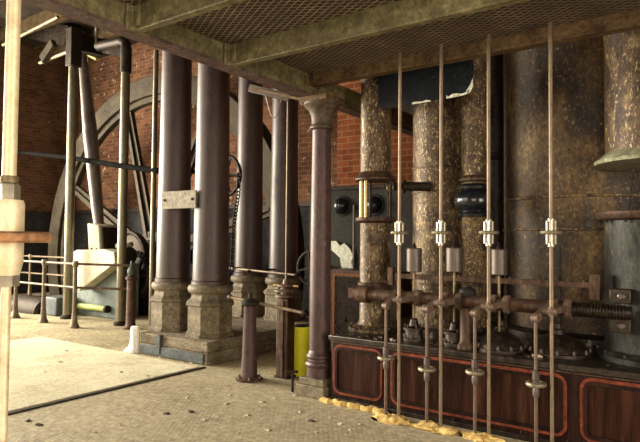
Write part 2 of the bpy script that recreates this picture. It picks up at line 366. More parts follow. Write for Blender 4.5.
def windowed(axis, pos, a0, a1, wins, mt, name, side):
    """wall slab with window holes; wins = [(u0,u1,z0,z1)] sorted"""
    mb = MB(); t = .3*side
    def bx(u0, u1, z0, z1):
        p0, p1 = min(pos, pos+t), max(pos, pos+t)
        mb.box(p0, p1, u0, u1, z0, z1) if axis == 'X' else mb.box(u0, u1, p0, p1, z0, z1)
    u = a0
    for (u0, u1, z0, z1) in wins:
        bx(u, u0, 0, ZR); bx(u0, u1, 0, z0); bx(u0, u1, z1, ZR); u = u1
    bx(u, a1, 0, ZR); struct(mb.build(name, mt))
    global wn
    for (u0, u1, z0, z1) in wins:
        wn += 1; fr = MB(); q = pos+t/2
        nu = max(2, int((u1-u0)/.8)); nz = max(2, int((z1-z0)/.8))
        for i in range(nu+1):
            uu = u0+(u1-u0)*i/nu
            fr.bar((q, uu, z0), (q, uu, z1), .05) if axis == 'X' else fr.bar((uu, q, z0), (uu, q, z1), .05)
        for i in range(nz+1):
            zz = z0+(z1-z0)*i/nz
            fr.bar((q, u0, zz), (q, u1, zz), .05) if axis == 'X' else fr.bar((u0, q, zz), (u1, q, zz), .05)
        struct(fr.build('window_%d' % wn, 'window_paint'))
wn = 0
windowed('X', XL, YB, YF, [(-3, -.2, 1.2, 5.6), (.6, 5.6, 1.2, 5.6)], 'brick_left', 'wall_left', -1)
windowed('Y', YB, XL, XR, [(-14, -10.6, 1.0, 5.4), (-9.6, -6.2, 1.0, 5.4), (-1.2, 2.6, .9, 3.1)], 'plaster', 'wall_front', -1)
windowed('X', XR, YB, YF, [(-1.5, 3.2, .8, 3.1)], 'plaster', 'wall_right', 1)
struct(B(XL-.3, XR+.3, YB-.3, YF+.3, ZR, ZR+.2).build('ceiling', 'roof_dark'))

# cement apron and its edge
tag(B(-9.0, -5.36, -2.5, 5.02, .0, .018).build('cement_apron', 'pale_cement', bevel=.008), 'large pale smooth cement slab on floor left of tread plates', 'floor slab')
tag(B(-5.345, -5.30, -3.9, 5.08, 0, .012).build('edging_strip', 'dark_iron'), 'thin dark iron edging strip between cement slab and tread plates', 'edging strip')

# ------------------------------------------------------------------ platform overhead
ZB, ZG = 3.109, 3.315
def girder_y(X, y0, y1, zb, zt, w, name, mt, label):
    t = thing(name, (X, (y0+y1)/2, zb), label, 'girder')
    B(X-w/2+.012, X+w/2-.006, y0, y1, zb+.02, zt-.02).build('web', mt, t)
    B(X-w/2, X+w/2, y0, y1, zb, zb+.025).build('bottom_flange', 'girder_soffit', t, .004)
    B(X-w/2, X+w/2, y0, y1, zt-.025, zt).build('top_flange', mt, t, .004)
    mo = MB()
    q = X+w/2-.006
    mo.prism([(q-.01, y0, zt-.025), (q+.03, y0, zt-.025), (q+.022, y0, zt-.045), (q+.008, y0, zt-.06), (q-.01, y0, zt-.065)], (0, y1-y0, 0))
    mo.build('moulding', mt, t)
    return t
def girder_x(Y, x0, x1, zb, zt, w, label, mt='girder_olive'):
    t = thing('iron_girder', ((x0+x1)/2, Y, zb), label, 'girder')
    B(x0, x1, Y-w/2+.008, Y+w/2-.008, zb+.015, zt-.015).build('web', mt, t)
    B(x0, x1, Y-w/2, Y+w/2, zb, zb+.022).build('bottom_flange', mt, t, .004)
    B(x0, x1, Y-w/2, Y+w/2, zt-.022, zt).build('top_flange', mt, t, .004)
    B(x0, x0+.025, Y-w/2-.07, Y+w/2+.07, zb-.004, zt).build('end_plate', mt, t, .01)
    B(x0+.025, x0+.08, Y-w/2-.012, Y+w/2+.012, zb+.024, zt-.02).build('end_cleat', mt, t, .01)
    return t
girder_y(-3.58, -3.8, 8.85, ZB, ZG+.03, .16, 'main_girder', 'girder_olive', 'long olive iron girder crossing overhead along edge of platform')
girder_x(2.61, -3.5, 4.6, ZB, ZG, .07, 'olive cross girder overhead nearest the camera')
girder_x(3.60, -3.5, 4.6, ZB, ZG, .07, 'olive cross girder overhead, middle of the three')
girder_x(4.80, -3.5, 4.6, 3.205, 3.40, .11, 'brown stained cross girder directly above the row of rods', 'girder_dark')
for (a, b, lab) in ((-3.8, 2.56, 'mesh floor grating overhead nearest the camera'), (2.66, 3.55, 'mesh floor grating overhead between two olive cross girders'), (3.65, 4.72, 'dark mesh floor grating overhead in front of brown cross girder')):
    tag(B(-3.49, 4.5, a, b, ZG-.03 if b < 4 else ZG, ZG+.03).build('floor_grating', 'grating'), lab, 'grating', None)

# ------------------------------------------------------------------ big columns
PLX = at(139, 345, 5.16).x
t = thing('stone_plinth', (-6.4, 6.6, 0), 'low stone and timber plinth under the four thick columns', 'plinth')
B(PLX, -5.37, 5.16, 7.95, 0, .15).build('lower_course', 'stone', t, .012)
B(PLX, -5.39, 5.18, 7.95, .15, .29).build('upper_course', 'stone', t, .012)
B(PLX+.05, -5.42, 5.135, 5.16, .02, .14).build('iron_plate', 'blue_iron', t, .004)
B(-6.32, -6.24, 5.12, 5.18, .05, .30).build('clamp', 'blue_iron', t, .006)

def thick_column(xl, xr, Y, label, k=1.0):
    X, r = cyl_fit(xl, xr, Y)
    t = thing('iron_column', (X, Y, .29), label, 'column', None)
    q = r/.245
    a8 = 1/math.cos(PI/8)
    P = [(.325, .29), (.325, .33), (.30, .345), (.30, .70), (.325, .715), (.325, .745), (.30, .765), (.265, .80), (.255, .84), (.26, .865)]
    MB().lathe(X, Y, [(p*q*a8, z) for p, z in P], 8, PI/8).build('pedestal', 'column_base', t, 0, .3)
    tor = [(.24, .86)]+[(.265+.05*math.cos(a), .925+.06*math.sin(a)) for a in [(-PI/2)+PI*i/10 for i in range(11)]]+[(.24, .99)]
    MB().lathe(X, Y, [(p*q, z) for p, z in tor]).build('base_ring', 'column_base', t)
    MB().lathe(X, Y, [(.268*q, .985), (.268*q, 1.03), (.252*q, 1.045), (.25*q, 1.3), (.243*q, 2.0), (.232*q, 3.0), (.222*q, 4.2), (.215*q, 5.6), (.21*q, ZR)]).build('shaft', 'column_paint', t)
    return X, r
CB = thick_column(193.5, 229, 5.62, 'thick purple-brown iron column nearest the camera, at front corner of stone plinth')
CA = thick_column(157, 190.5, 5.66, 'thick purple-brown iron column, leftmost on the stone plinth')
CC = thick_column(235, 262.5, 7.5, 'thick iron column at rear of plinth, behind the hand wheel with chain')
CD = thick_column(269.5, 298, 7.5, 'thick iron column at rear right of plinth, behind the thin vertical spindle')
p0 = at(163, 192, 5.36); p1 = at(197, 208, 5.36)
t = thing('name_board', (p0.x, 5.36, p1.z), 'small pale rectangular wooden plate strapped across the two front thick columns', 'plate')
B(p0.x, p1.x, 5.335, 5.365, p1.z, p0.z).build('board', 'board_pale', t, .006)
bolts(t, [(x, 5.335, (p0.z+p1.z)/2) for x in (p0.x+.07, p1.x-.07)], .02, .02, 'dark_iron', (0, -1, 0))

# slim column under the girder corner
_e = atz(323.5, 400.8); EX, EY = _e.x-.175, _e.y+.175
t = thing('slim_column', (EX, EY, 0), 'slim purple iron column with flared capital at corner of the chest', 'column')
B(EX-.175, EX+.175, EY-.175, EY+.175, 0, .12).build('base_block', 'column_base', t, .008)
B(EX-.15, EX+.15, EY-.15, EY+.15, .12, .19).build('base_step', 'column_base', t, .008)
MB().lathe(EX, EY, [(.135, .18), (.135, .29), (.143, .295), (.152, .32), (.143, .345), (.126, .355), (.124, .375), (.138, .385), (.142, .40), (.138, .415), (.122, .43), (.112, .46)]).build('base_drum', 'slim_paint', t)
MB().lathe(EX, EY, [(.111, .45), (.108, 1.6), (.098, 2.78)]).build('shaft', 'slim_paint', t)
MB().lathe(EX, EY, [(.10, 2.76), (.125, 2.775), (.128, 2.79), (.12, 2.81), (.108, 2.82), (.108, 2.86), (.115, 2.91), (.14, 2.97), (.18, 3.01), (.195, 3.025), (.195, 3.045)]).build('capital', 'capital_paint', t)
B(EX-.17, EX+.17, EY-.17, EY+.17, 3.045, ZB).build('abacus', 'girder_dark', t, .006)

# ------------------------------------------------------------------ valve chest in front of the engine
BY, BT = 4.80, .66
BX0, BX1, BYB = at(331, 400, BY).x, .35, 7.25
t = thing('valve_chest', ((BX0+BX1)/2, 6, 0), 'long low dark iron chest with red-lined rounded panels under the engine pipes', 'valve chest')
B(BX0, BX1, BY, BYB, 0, .60).build('body', 'chest_wood', t, .01)
B(BX0-.02, BX1+.02, BY-.03, BYB, .60, BT).build('top_plate', 'oily_iron', t, .012)
B(BX0-.01, BX1+.01, BY-.02, BY+.0, .0, .045).build('kick_rail', 'dark_iron', t, .006)
B(BX0, BX1, BY-.015, BY, .585, .60).build('moulding', 'brown_iron', t, .004)
def rrect(x0, x1, z0, z1, r, n=6):
    out = []
    for cx, cz, a0 in ((x1-r, z1-r, 0), (x0+r, z1-r, PI/2), (x0+r, z0+r, PI), (x1-r, z0+r, 1.5*PI)):
        for i in range(n+1): a = a0+PI/2*i/n; out.append((cx+r*math.cos(a), cz+r*math.sin(a)))
    return out
def rframe(mb, x0, x1, z0, z1, r, w, ya, yb):
    o = rrect(x0, x1, z0, z1, r); i = rrect(x0+w, x1-w, z0+w, z1-w, max(.01, r-w)); n = len(o)
    vs = [(x, ya, z) for x, z in o]+[(x, ya, z) for x, z in i]+[(x, yb, z) for x, z in o]+[(x, yb, z) for x, z in i]
    fs = []
    for k in range(n):
        j = (k+1) % n
        fs += [(k, j, n+j, n+k), (2*n+k, 2*n+j, j, k), (n+k, n+j, 3*n+j, 3*n+k)]
    return mb.add(vs, fs)
for (xa, xb) in ((333.5, 382.5), (391, 567), (580, 700)):
    x0 = at(xa, 380, BY).x; x1 = at(xb, 380, BY).x if xb < 650 else .30
    z0, z1 = .085, .575
    f0 = B(x0+.02, x1-.02, BY-.004, BY+.001, z0+.02, z1-.02).build('panel', 'chest_panel', t)
    rframe(MB(), x0, x1, z0, z1, .09, .026, BY-.014, BY).build('red_border', 'red_line', f0)
    rframe(MB(), x0+.026, x1-.026, z0+.026, z1-.026, .065, .028, BY-.022, BY).build('raised_bead', 'chest_wood', f0)
    n = max(2, int((x1-x0)/.3))
    bolts(f0, [(x0+(x1-x0)*i/n, BY, z0-.022) for i in range(n+1)], .011, .012, 'dark_iron', (0, -1, 0))

# ------------------------------------------------------------------ pipes and cylinders on the chest
# P1 : narrow steam pipe with open sight gap
Y1 = 5.35
X1, R1 = cyl_fit(360, 390.5, Y1)
g0 = hgt(375, 218, X1, Y1); g1 = hgt(375, 181, X1, Y1)
t = thing('steam_pipe', (X1, Y1, BT), 'narrow upright flaking gilt pipe with open gap, leftmost pipe on chest', 'steam pipe')
MB().lathe(X1, Y1, [(R1*1.75, BT), (R1*1.75, BT+.03), (R1*1.5, BT+.04), (R1*1.15, BT+.06), (R1, BT+.10), (R1, g0-.09), (R1*1.02, g0-.05)]).build('lower_pipe', 'flaking_gold', t)
MB().lathe(X1, Y1, [(R1*1.02, g0-.06), (R1*1.3, g0-.035), (R1*1.32, g0)]).build('lower_flange', 'brown_iron', t, .003)
MB().lathe(X1, Y1, [(R1*1.36, g1), (R1*1.36, g1+.02), (R1*1.2, g1+.05), (R1*1.03, g1+.09)]).build('upper_flange', 'brown_iron', t, .003)
MB().lathe(X1, Y1, [(R1*1.0, g1+.07), (R1, 4.4)]).build('upper_pipe', 'flaking_gold', t)
for dx, mtn in ((-.115, 'brass'), (-.06, 'brass')):
    MB().tube([(X1+dx, Y1-.10, g0-.005), (X1+dx, Y1-.10, g1+.005)], .019, 14).build('gauge_rod', mtn, t)
for a in (20, 60, 140, 200):
    MB().tube([(X1+R1*1.0*math.cos(math.radians(a)), Y1+R1*math.sin(math.radians(a)), g0-.005), (X1+R1*math.cos(math.radians(a)), Y1+R1*math.sin(math.radians(a)), g1+.005)], .016, 10).build('stay_bolt', 'dark_iron', t)
bolts(t, circ(X1, Y1, R1*1.6, BT+.03, 10)); bolts(t, circ(X1, Y1, R1*1.2, g0, 8), .01, .02)
# bracket band that carries the shaft
zc = 1.074
MB().lathe(X1, Y1, [(R1*1.0, zc-.09), (R1*1.12, zc-.085), (R1*1.12, zc+.085), (R1, zc+.09)]).build('bearing_band', 'brown_iron', t)

# P2 : wide pipe behind
Y2 = 6.15
X2, R2 = cyl_fit(412.5, 476, Y2)
t = thing('steam_pipe', (X2, Y2, BT), 'wide upright pipe with speckled gold flaking and riveted seams, behind second rod', 'steam pipe')
MB().lathe(X2, Y2, [(R2, BT), (R2, 4.6)], 64).build('barrel', 'flaking_gold', t)
sm = MB()
for yy in (166, 191, 285):
    z = hgt(440, yy, X2, Y2-R2); sm.lathe(X2, Y2, [(R2, z-.012), (R2+.008, z-.01), (R2+.008, z+.01), (R2, z+.012)], 64)
sm.build('seam_band', 'flaking_gold_dark', t)
X6, R6 = cyl_fit(483, 509, 7.0)
t = thing('dark_filler_pipe', (X6, 7.0, BT), 'made-up dark pipe darkening the gap between black-collared pipe and huge cylinder', 'pipe')  # made-up pipe, added so that this gap stays dark
MB().lathe(X6, 7.0, [(R6*1.2, BT), (R6*1.2, BT+.05), (R6, BT+.08), (R6, 4.4)]).build('barrel', 'oily_iron', t)
zz = 2.6; MB().lathe(X6, 7.0, [(R6, zz), (R6*1.1, zz+.01), (R6*1.1, zz+.08), (R6, zz+.09)]).build('joint_ring', 'dark_iron', t)
xa = at(386, 100, 7.8).x
tag(B(xa, 1.0, 7.75, 8.89, 3.45, 3.8).build('dark_filler_deck', 'roof_dark'), 'made-up dark deck blacking out brick wall top behind the pipes', 'deck')  # added slab, put in to keep the wall above the brick dark
# P3 : pipe with black bulb
Y3 = 5.62
X3, R3 = cyl_fit(461.5, 488, Y3)
t = thing('steam_pipe', (X3, Y3, BT), 'upright gilt pipe with glossy black bulging collar, behind third rod', 'steam pipe')
hz = lambda y: hgt(475, y, X3, Y3)
MB().lathe(X3, Y3, [(R3*.98, hz(186)), (R3, hz(180)), (R3, 4.5)]).build('upper_pipe', 'flaking_gold', t)
MB().lathe(X3, Y3, [(R3*.95, hz(183)), (R3*1.2, hz(181.5)), (R3*1.2, hz(179)), (R3, hz(176))]).build('upper_collar', 'brown_iron', t)
zb0, zb1 = hz(212), hz(190)
prof = [(R3*.9, hz(218)), (R3*1.25, hz(217)), (R3*1.3, hz(214.5)), (R3*1.2, hz(212.5)), (R3*1.05, hz(211.5))]
prof += [(R3*1.15+R3*.42*math.cos(a), (hz(209.5)+hz(192))/2+(hz(192)-hz(209.5))/2*math.sin(a)) for a in [-PI/2+PI*i/12 for i in range(13)]]
prof += [(R3*1.02, hz(190.5)), (R3*1.2, hz(189.5)), (R3*1.25, hz(187)), (R3*1.1, hz(184.5)), (R3*.9, hz(184))]
MB().lathe(X3, Y3, prof).build('black_collar', 'black_gloss', t)
MB().lathe(X3, Y3, [(R3*.98, BT+.05), (R3*.98, hz(217)), ]).build('lower_pipe', 'flaking_gold_dark', t)
MB().lathe(X3, Y3, [(R3*1.5, BT), (R3*1.5, BT+.03), (R3*1.1, BT+.06), (R3*.98, BT+.1)]).build('foot_flange', 'oily_iron', t)
# P4 : big cylinder
Y4 = 6.66; X4 = at(588, 240, Y4).x
a0 = math.atan2(ray(503.5, 240).x, ray(503.5, 240).y); D4 = math.hypot(X4, Y4)
R4 = D4*math.sin(math.atan2(X4, Y4)-a0)
t = thing('steam_cylinder', (X4, Y4, BT), 'huge dark rust-brown engine cylinder with horizontal seams at the right', 'cylinder')
MB().lathe(X4, Y4, [(R4, BT), (R4, 4.9)], 96).build('barrel', 'rust_cylinder', t)
sm = MB()
for yy in (196, 229):
    z = hgt(560, yy, X4, Y4-R4); sm.lathe(X4, Y4, [(R4, z-.014), (R4+.012, z-.01), (R4+.012, z+.01), (R4, z+.014)], 96)
sm.build('seam_band', 'flaking_gold_dark', t)
MB().lathe(X4, Y4, [(R4+.06, BT), (R4+.06, BT+.05), (R4, BT+.09)], 96).build('foot_flange', 'oily_iron', t)
a = math.atan2(-Y4, -X4)-.9
xs, ys = X4+(R4+.01)*math.cos(a), Y4+(R4+.01)*math.sin(a)
# P5 : right hand pipe, broken by a gap
Y5 = 5.45; X5 = at(660, 240, Y5).x
a0 = math.atan2(ray(604, 240).x, ray(604, 240).y); R5 = math.hypot(X5, Y5)*math.sin(math.atan2(X5, Y5)-a0)
zl = hgt(600, 212, X5-.3, Y5-.3); zu = hgt(600, 163, X5-.3, Y5-.3)
t = thing('exhaust_pipe', (X5, Y5, BT), 'wide blue-grey iron pipe standing on chest at right edge', 'pipe')
MB().lathe(X5, Y5, [(R5*1.2, BT), (R5*1.2, BT+.04), (R5*1.03, BT+.08), (R5, BT+.12), (R5, zl-.05)], 64).build('barrel', 'blue_grey_iron', t)
MB().lathe(X5, Y5, [(R5, zl-.07), (R5*1.12, zl-.055), (R5*1.16, zl-.03), (R5*1.16, zl)], 64).build('top_flange', 'brown_iron', t)
bolts(t, circ(X5, Y5, R5*1.12, BT+.04, 14), .02, .04); bolts(t, circ(X5, Y5, R5*1.08, zl-.085, 14), .013, .03)
for yy in (296, 325):
    pz = at(621, yy, Y5-R5-.02)
    pl = B(pz.x-.075, pz.x+.075, pz.y-.05, pz.y+.06, pz.z-.055, pz.z+.055).build('bearing_block', 'oily_iron', t, .008)
    MB().lathe_ax((pz.x+.01, pz.y-.05, pz.z), (0, -1, 0), [(.03, 0), (.03, .02), (.018, .03)], 8).build('bolt', 'weight_steel', pl)
t = thing('hanging_pipe', (X5, Y5, zu), 'wide bright flaking gold pipe hanging down at upper right corner', 'pipe')
MB().lathe(X5, Y5, [(R5*.97, zu+.06), (R5*1.0, 4.8)], 64).build('barrel', 'flaking_gold', t)
MB().lathe(X5, Y5, [(R5*1.18, zu), (R5*1.18, zu+.03), (R5*1.05, zu+.07), (R5*.97, zu+.1)], 64).build('bottom_flange', 'flange_cream', t)
a = math.atan2(-Y5, -X5)-.25
B(X5+R5*math.cos(a)-.012, X5+R5*math.cos(a)+.012, Y5+R5*math.sin(a)-.02, Y5+R5*math.sin(a)+.02, zu+.1, 3.9).build('seam_strip', 'brown_iron', t)
wx = at(632, 190, Y5)
tag(MB().tube([at(634, 168, Y5-.1), at(631, 190, Y5-.1), at(629, 209, Y5-.1)], .006, 8).build('hanging_wire', 'dark_iron'), 'thin dark wire hanging between the two right-hand pipes', 'wire')

# drooping dark sheet behind the brown girder
sh = [at(378, 60, 5.1), at(378, 95, 5.1), at(379, 107, 5.1), at(384, 109, 5.1), at(425, 102, 5.1), at(462, 95.5, 5.1), at(470, 92, 5.1), at(473, 86, 5.1), at(472.5, 52, 5.1)]
t = thing('hanging_sheet', tuple(at(425, 80, 5.1)), 'dark tarred sheet with pale chipped edge hanging below brown girder', 'sheet')
MB().prism(sh, (0, .012, 0)).build('sheet', 'tar_sheet', t)
rd = random.Random(21)
def ragged(px, w):
    top, bot = [], []
    for (x, y) in px:
        bot.append(at(x+rd.uniform(-.4, .4), y+.3, 5.094)); top.append(at(x+rd.uniform(-.5, .5), y-rd.uniform(.3, w), 5.094))
    return MB().prism(bot+top[::-1], (0, .006, 0))
ragged([(412, 104), (415, 103.6), (419, 103), (423, 102.3), (427, 101.6), (431, 101)], 2.2).build('chipped_edge', 'flaked_white', t)
ragged([(446, 98.4), (449, 97.8), (453, 97.1), (457, 96.4), (462, 95.3), (466, 93.8), (470, 92)], 3.5).build('chipped_edge', 'flaked_white', t)
MB().prism([at(x, y, 5.094) for x, y in ((470, 92), (473, 86), (472.6, 78), (470.5, 84), (468, 88), (466, 91), (467, 93))], (0, .006, 0)).build('chipped_edge', 'flaked_white', t)

# ------------------------------------------------------------------ valve gear
SY = 4.90
s0 = at(358, 294, SY); s1 = at(632, 313.5, SY)
t = thing('weigh_shaft', ((s0.x+s1.x)/2, SY, zc-.07), 'thick horizontal brown iron shaft running across front of the engine pipes', 'shaft')
MB().tube([(s0.x, SY, zc), (s1.x-.42, SY, zc)], .058, 24).build('shaft', 'brown_iron', t)
th = MB().tube([(s1.x-.43, SY, zc), (s1.x, SY, zc)], .05, 24)
for i in range(17):
    x = s1.x-.41+i*.022; th.lathe_ax((x, SY, zc), (1, 0, 0), [(.05, 0), (.06, .003), (.06, .010), (.05, .013)], 24)
th.build('ribbed_end', 'oily_iron', t)
cp = MB().lathe_ax((s0.x-.03, SY, zc), (1, 0, 0), [(.07, 0), (.085, .01), (.085, .16), (.07, .17)], 24); cp.build('end_collar', 'brown_iron', t)
B(X1-.07, X1+.07, SY+.02, Y1-R1*1.0, zc-.055, zc+.055).build('bearing_bracket', 'brown_iron', t, .01)
RODS_F = [(401, 55, 398, 421), (442, 45, 440, 432), (489.5, 40, 488, 440), (549.5, 25, 553, 441)]
RY = 4.63
upx = [-2.43, -2.00, -1.62, None]
LOW = [(386, 358), (427, 369), (475, 372), (536, 384)]
labF = ['first', 'second', 'third', 'fourth']
where = ['leftmost', 'second from left', 'third from left', 'rightmost']
def clamp(t, X, Y, z, mt='bright_steel'):
    c = MB().lathe(X, Y, [(.018, z-.115), (.026, z-.11), (.026, z-.08), (.020, z-.075), (.020, z+.075), (.026, z+.08), (.026, z+.105), (.018, z+.11)], 16)
    for a in range(4):
        q = a*PI/2+.5; c.tube([(X+.03*math.cos(q), Y+.03*math.sin(q), z-.09), (X+.03*math.cos(q), Y+.03*math.sin(q), z+.09)], .011, 8)
    return c.build('clamp', mt, t)
def handwheel(t, X, Y, z, R, r, mt, spokes=4, name='handwheel'):
    w = MB().torus((X, Y, z), (0, 0, 1), R, r, 32, 10)
    for k in range(spokes):
        a = 2*PI*k/spokes+.7; w.tube([(X, Y, z), (X+R*math.cos(a), Y+R*math.sin(a), z)], r*.8, 8)
    return w.build(name, mt, t)
for i, (xt, yt, xb, yb) in enumerate(RODS_F):
    P = at((xt+xb)/2, 235, RY); X = P.x
    t = thing('valve_rod', (X, RY, 0), 'long thin upright rod with clamp wheel at mid height, %s of four' % where[i], 'rod', 'long valve rods in front of the engine')
    MB().tube([(X, RY, 0), (X, RY, ZG+.10)], .0148, 14).build('rod', 'rod_steel', t)
    z = P.z+.02
    clamp(t, X, RY, z)
    handwheel(t, X, RY, z, .068, .014, 'joint_steel')
    MB().lathe(X, RY, [(.017, zc-.03), (.026, zc-.028), (.026, zc+.03), (.017, zc+.032)], 12).build('rod_collar', 'rod_pink', t)
for i, (xb, yb) in enumerate(LOW):
    P = at(xb, yb, RY-.02); X = P.x; Y = RY-.02
    t = thing('drop_rod', (X, Y, 0), 'short lower rod with round collar before the chest, %s of four' % where[i], 'rod', 'short drop rods below the shaft')
    MB().tube([(X, Y, 0), (X, Y, zc-.08)], .014, 14).build('rod', 'rod_pink', t)
    MB().lathe(X, Y, [(.016, P.z-.10), (.026, P.z-.095), (.03, P.z-.05), (.024, P.z-.03), (.024, P.z+.03), (.03, P.z+.035), (.028, P.z+.1), (.016, P.z+.105)], 8).build('coupling', 'weight_steel', t)
    handwheel(t, X, Y, P.z, .062, .017, 'joint_steel')
    # lever from the shaft down to this rod
ws = [o for o in col.objects if o.name == 'weigh_shaft'][0]
for i, (xb, yb) in enumerate(LOW):
    X = at(xb, yb, RY-.02).x; Y = RY-.02
    Xs = at(xb+ (18 if i else 12), 300, SY).x
    lv = MB().bar((Xs, SY-.03, zc+.03), (X+.01, Y, zc-.05), .055, .05)
    lv.lathe_ax((Xs-.035, SY, zc), (1, 0, 0), [(.06, 0), (.075, .01), (.075, .06), (.06, .07)], 20)
    lv.lathe_ax((X-.03, Y, zc-.06), (1, -.3, 0), [(.02, 0), (.032, .005), (.032, .06), (.02, .065)], 12)
    lv.build('lever', 'rod_pink', ws)
for i, (xt, yt, xb, yb) in enumerate(RODS_F):
    X = at((xt+xb)/2, 235, RY).x
    lv = MB().bar((X+.07, SY-.03, zc+.01), (X+.0, RY+.01, zc-.0), .055, .045)
    lv.lathe_ax((X+.035, SY, zc), (1, 0, 0), [(.06, 0), (.078, .01), (.078, .05), (.06, .06)], 20)
    lv.lathe_ax((X-.06, RY-.005, zc), (1, 0, 0), [(.014, 0), (.026, .004), (.026, .10), (.014, .105)], 12)
    lv.build('lever', 'rod_pink', ws)
# rail behind with weights
GY = 5.12
q0 = at(396, 275.5, GY); q1 = at(590, 289.5, GY)
t = thing('guide_rail', ((q0.x+q1.x)/2, GY, q0.z-.03), 'flat horizontal brown iron bar behind the rods and below the weights', 'rail')
B(q0.x, q1.x, GY-.01, GY+.01, q0.z-.028, q0.z+.022).build('bar', 'brown_iron', t, .003)
bolts(t, [(q0.x+.05+(q1.x-q0.x-.1)*k/14, GY, q0.z+.02) for k in range(15)], .009, .02, 'weight_steel')
e = at(594, 287, GY); B(e.x-.03, e.x+.05, GY-.03, GY+.06, e.z-.11, e.z+.11).build('end_block', 'brown_iron', t, .006)
e = at(391, 276, GY); B(e.x-.03, e.x+.03, GY-.02, GY+.03, e.z-.09, e.z+.09).build('end_block', 'brown_iron', t, .006)
GW = 5.12-.09
for i, (xa, xb, ya, yb) in enumerate(((406.5, 422, 248, 272), (446, 463, 247.5, 272), (491, 507.5, 249, 275))):
    Yw = 5.0
    X, r = cyl_fit(xa, xb, Yw); zt, z0 = hgt((xa+xb)/2, ya, X, Yw), hgt((xa+xb)/2, yb, X, Yw)
    t = thing('balance_weight', (X, Yw, BT), 'smooth grey cylindrical weight on thin spindle, %s of three above the shaft' % ('left', 'middle', 'right')[i], 'weight', 'cylindrical weights above the shaft')
    MB().lathe(X, Yw, [(r*.92, z0), (r, z0+.008), (r, zt-.008), (r*.92, zt)]).build('weight', 'weight_steel', t)
    MB().lathe(X, Yw, [(.02, zt-.005), (.022, zt+.015), (.012, zt+.03), (.008, zt+.05)], 12).build('top_nut', 'dark_iron', t)
    MB().tube([(X, Yw, BT+.1), (X, Yw, z0+.005)], .012, 10).build('spindle', 'old_brass', t)
    # pot below
    pz = BT
    if i == 2: continue
    MB().lathe(X, Yw, [(.105, pz), (.105, pz+.03), (.09, pz+.035), (.085, pz+.10), (.105, pz+.105), (.105, pz+.125), (.05, pz+.14), (.035, pz+.2), (.02, pz+.21)], 32).build('gland_pot', 'oily_iron', t)
    bolts(t, circ(X, Yw, .098, pz+.03, 8), .008, .03, 'weight_steel'); bolts(t, circ(X, Yw, .085, pz+.125, 6), .01, .03, 'brown_iron')
# rear thin spindles
for i, (x, ya, yb) in enumerate(((505.5, 60, 330), (560, 246, 330))):
    Yw = 5.25; P = at(x, ya, Yw); 
    t = MB().tube([(P.x, Yw, BT), (P.x, Yw, P.z)], .011, 10).build('back_spindle', 'dark_iron')
    tag(t, ('tall thin dark spindle at left edge of the huge cylinder', 'short thin dark spindle just right of fourth long rod')[i], 'spindle')
# domed bonnets on the chest
for i, (x, w, Yd, h) in enumerate(((498, 30, 5.12, .17), (556, 33, 5.18, .17))):
    X = at(x, 340, Yd).x if i else at(499, 262, 5.0).x; r = w*Yd/ (F*.9)
    if i == 0: Yd = 5.08; r = .215; Yd = 5.05; X = at(499, 262, 5.0).x
    else: r = .265; Yd = 5.2; X = at(558, 340, Yd).x
    t = thing('domed_bonnet', (X, Yd, BT), ('oily domed iron cover below the right-hand cylindrical weight', 'oily domed iron cover bolted on chest behind the rightmost rod')[i], 'cover')
    MB().lathe(X, Yd, [(r, BT), (r, BT+.025), (r*.9, BT+.03), (r*.84, BT+.06), (r*.66, BT+.11), (r*.36, BT+.15), (.06, BT+.165), (.05, BT+.20), (.03, BT+.21), (.03, BT+.25), (.001, BT+.255)]).build('dome', 'oily_iron', t)
    bolts(t, circ(X, Yd, r*.94, BT+.025, 12), .014, .035, 'weight_steel')
X = at(497, 340, 4.99).x
# shaft pedestal
Pp = at(467, 345, 5.02)
X = at(469, 300, 4.99).x
t = thing('shaft_pedestal', (X, 4.92, BT), 'short fluted brown post standing on chest carrying the horizontal shaft', 'post')
MB().lathe(X, 4.91, [(.075, BT), (.075, BT+.03), (.06, BT+.05), (.052, BT+.07), (.05, zc-.058)], 10).build('post', 'brown_iron', t)
MB().lathe(X, SY+.05, [(.07, zc+.04), (.075, zc+.06), (.07, zc+.10), (.035, zc+.125), (.035, zc+.14)], 20).build('cap', 'grey_casting', t)
# loose oily nuts and castings lying on the chest
rd = random.Random(3)
for k, (x, y) in enumerate(((345, 322), (352, 327), (338, 329), (398, 330), (432, 338), (487, 345), (515, 347), (590, 346), (598, 352), (440, 336))):
    P = atz(x, y, BT); 
    if P.y < BY+.03: P.y = BY+.05
    o = MB().lathe(P.x, P.y, [(.03, BT), (.032, BT+.005), (.032, BT+.025), (.018, BT+.03), (.018, BT+.05), (.012, BT+.055)], 6).build('nut_and_stud', 'bright_steel' if k in (1, 4, 7) else 'oily_iron')
    tag(o, 'small oily nut and stud on top of the valve chest', 'nut', 'nuts along top of the chest')
rd = random.Random(31)
for k in range(22):
    x = BX0+.08+rd.random()*2.9; y = BY+.03+rd.random()*.10
    o = MB().blob((x, y, BT), rd.uniform(.016, .034), (1.3, .8, .6), k+200, .5).build('grime_lump', 'oily_iron' if rd.random() < .8 else 'chip')
    tag(o, 'small greasy lump of grime along front edge of the chest top', 'grime', 'greasy lumps on the chest top')
# steam fitting between first and wide pipe
P = at(407, 187, 5.7)
t = thing('pipe_fitting', (P.x, 5.7, P.z-.05), 'small dark flanged pipe fitting between first two upright pipes', 'pipe fitting')
MB().lathe_ax((P.x-.09, 5.55, P.z), (.8, .6, 0), [(.035, 0), (.05, .01), (.05, .03), (.03, .035), (.03, .10), (.075, .105), (.075, .13), (.05, .135), (.05, .40)], 20).build('body', 'dark_iron', t)
MB().torus((P.x-.1, 5.5, P.z-.02), (.8, -.6, 0), .035, .012, 20, 8).build('tap_wheel', 'old_brass', t)

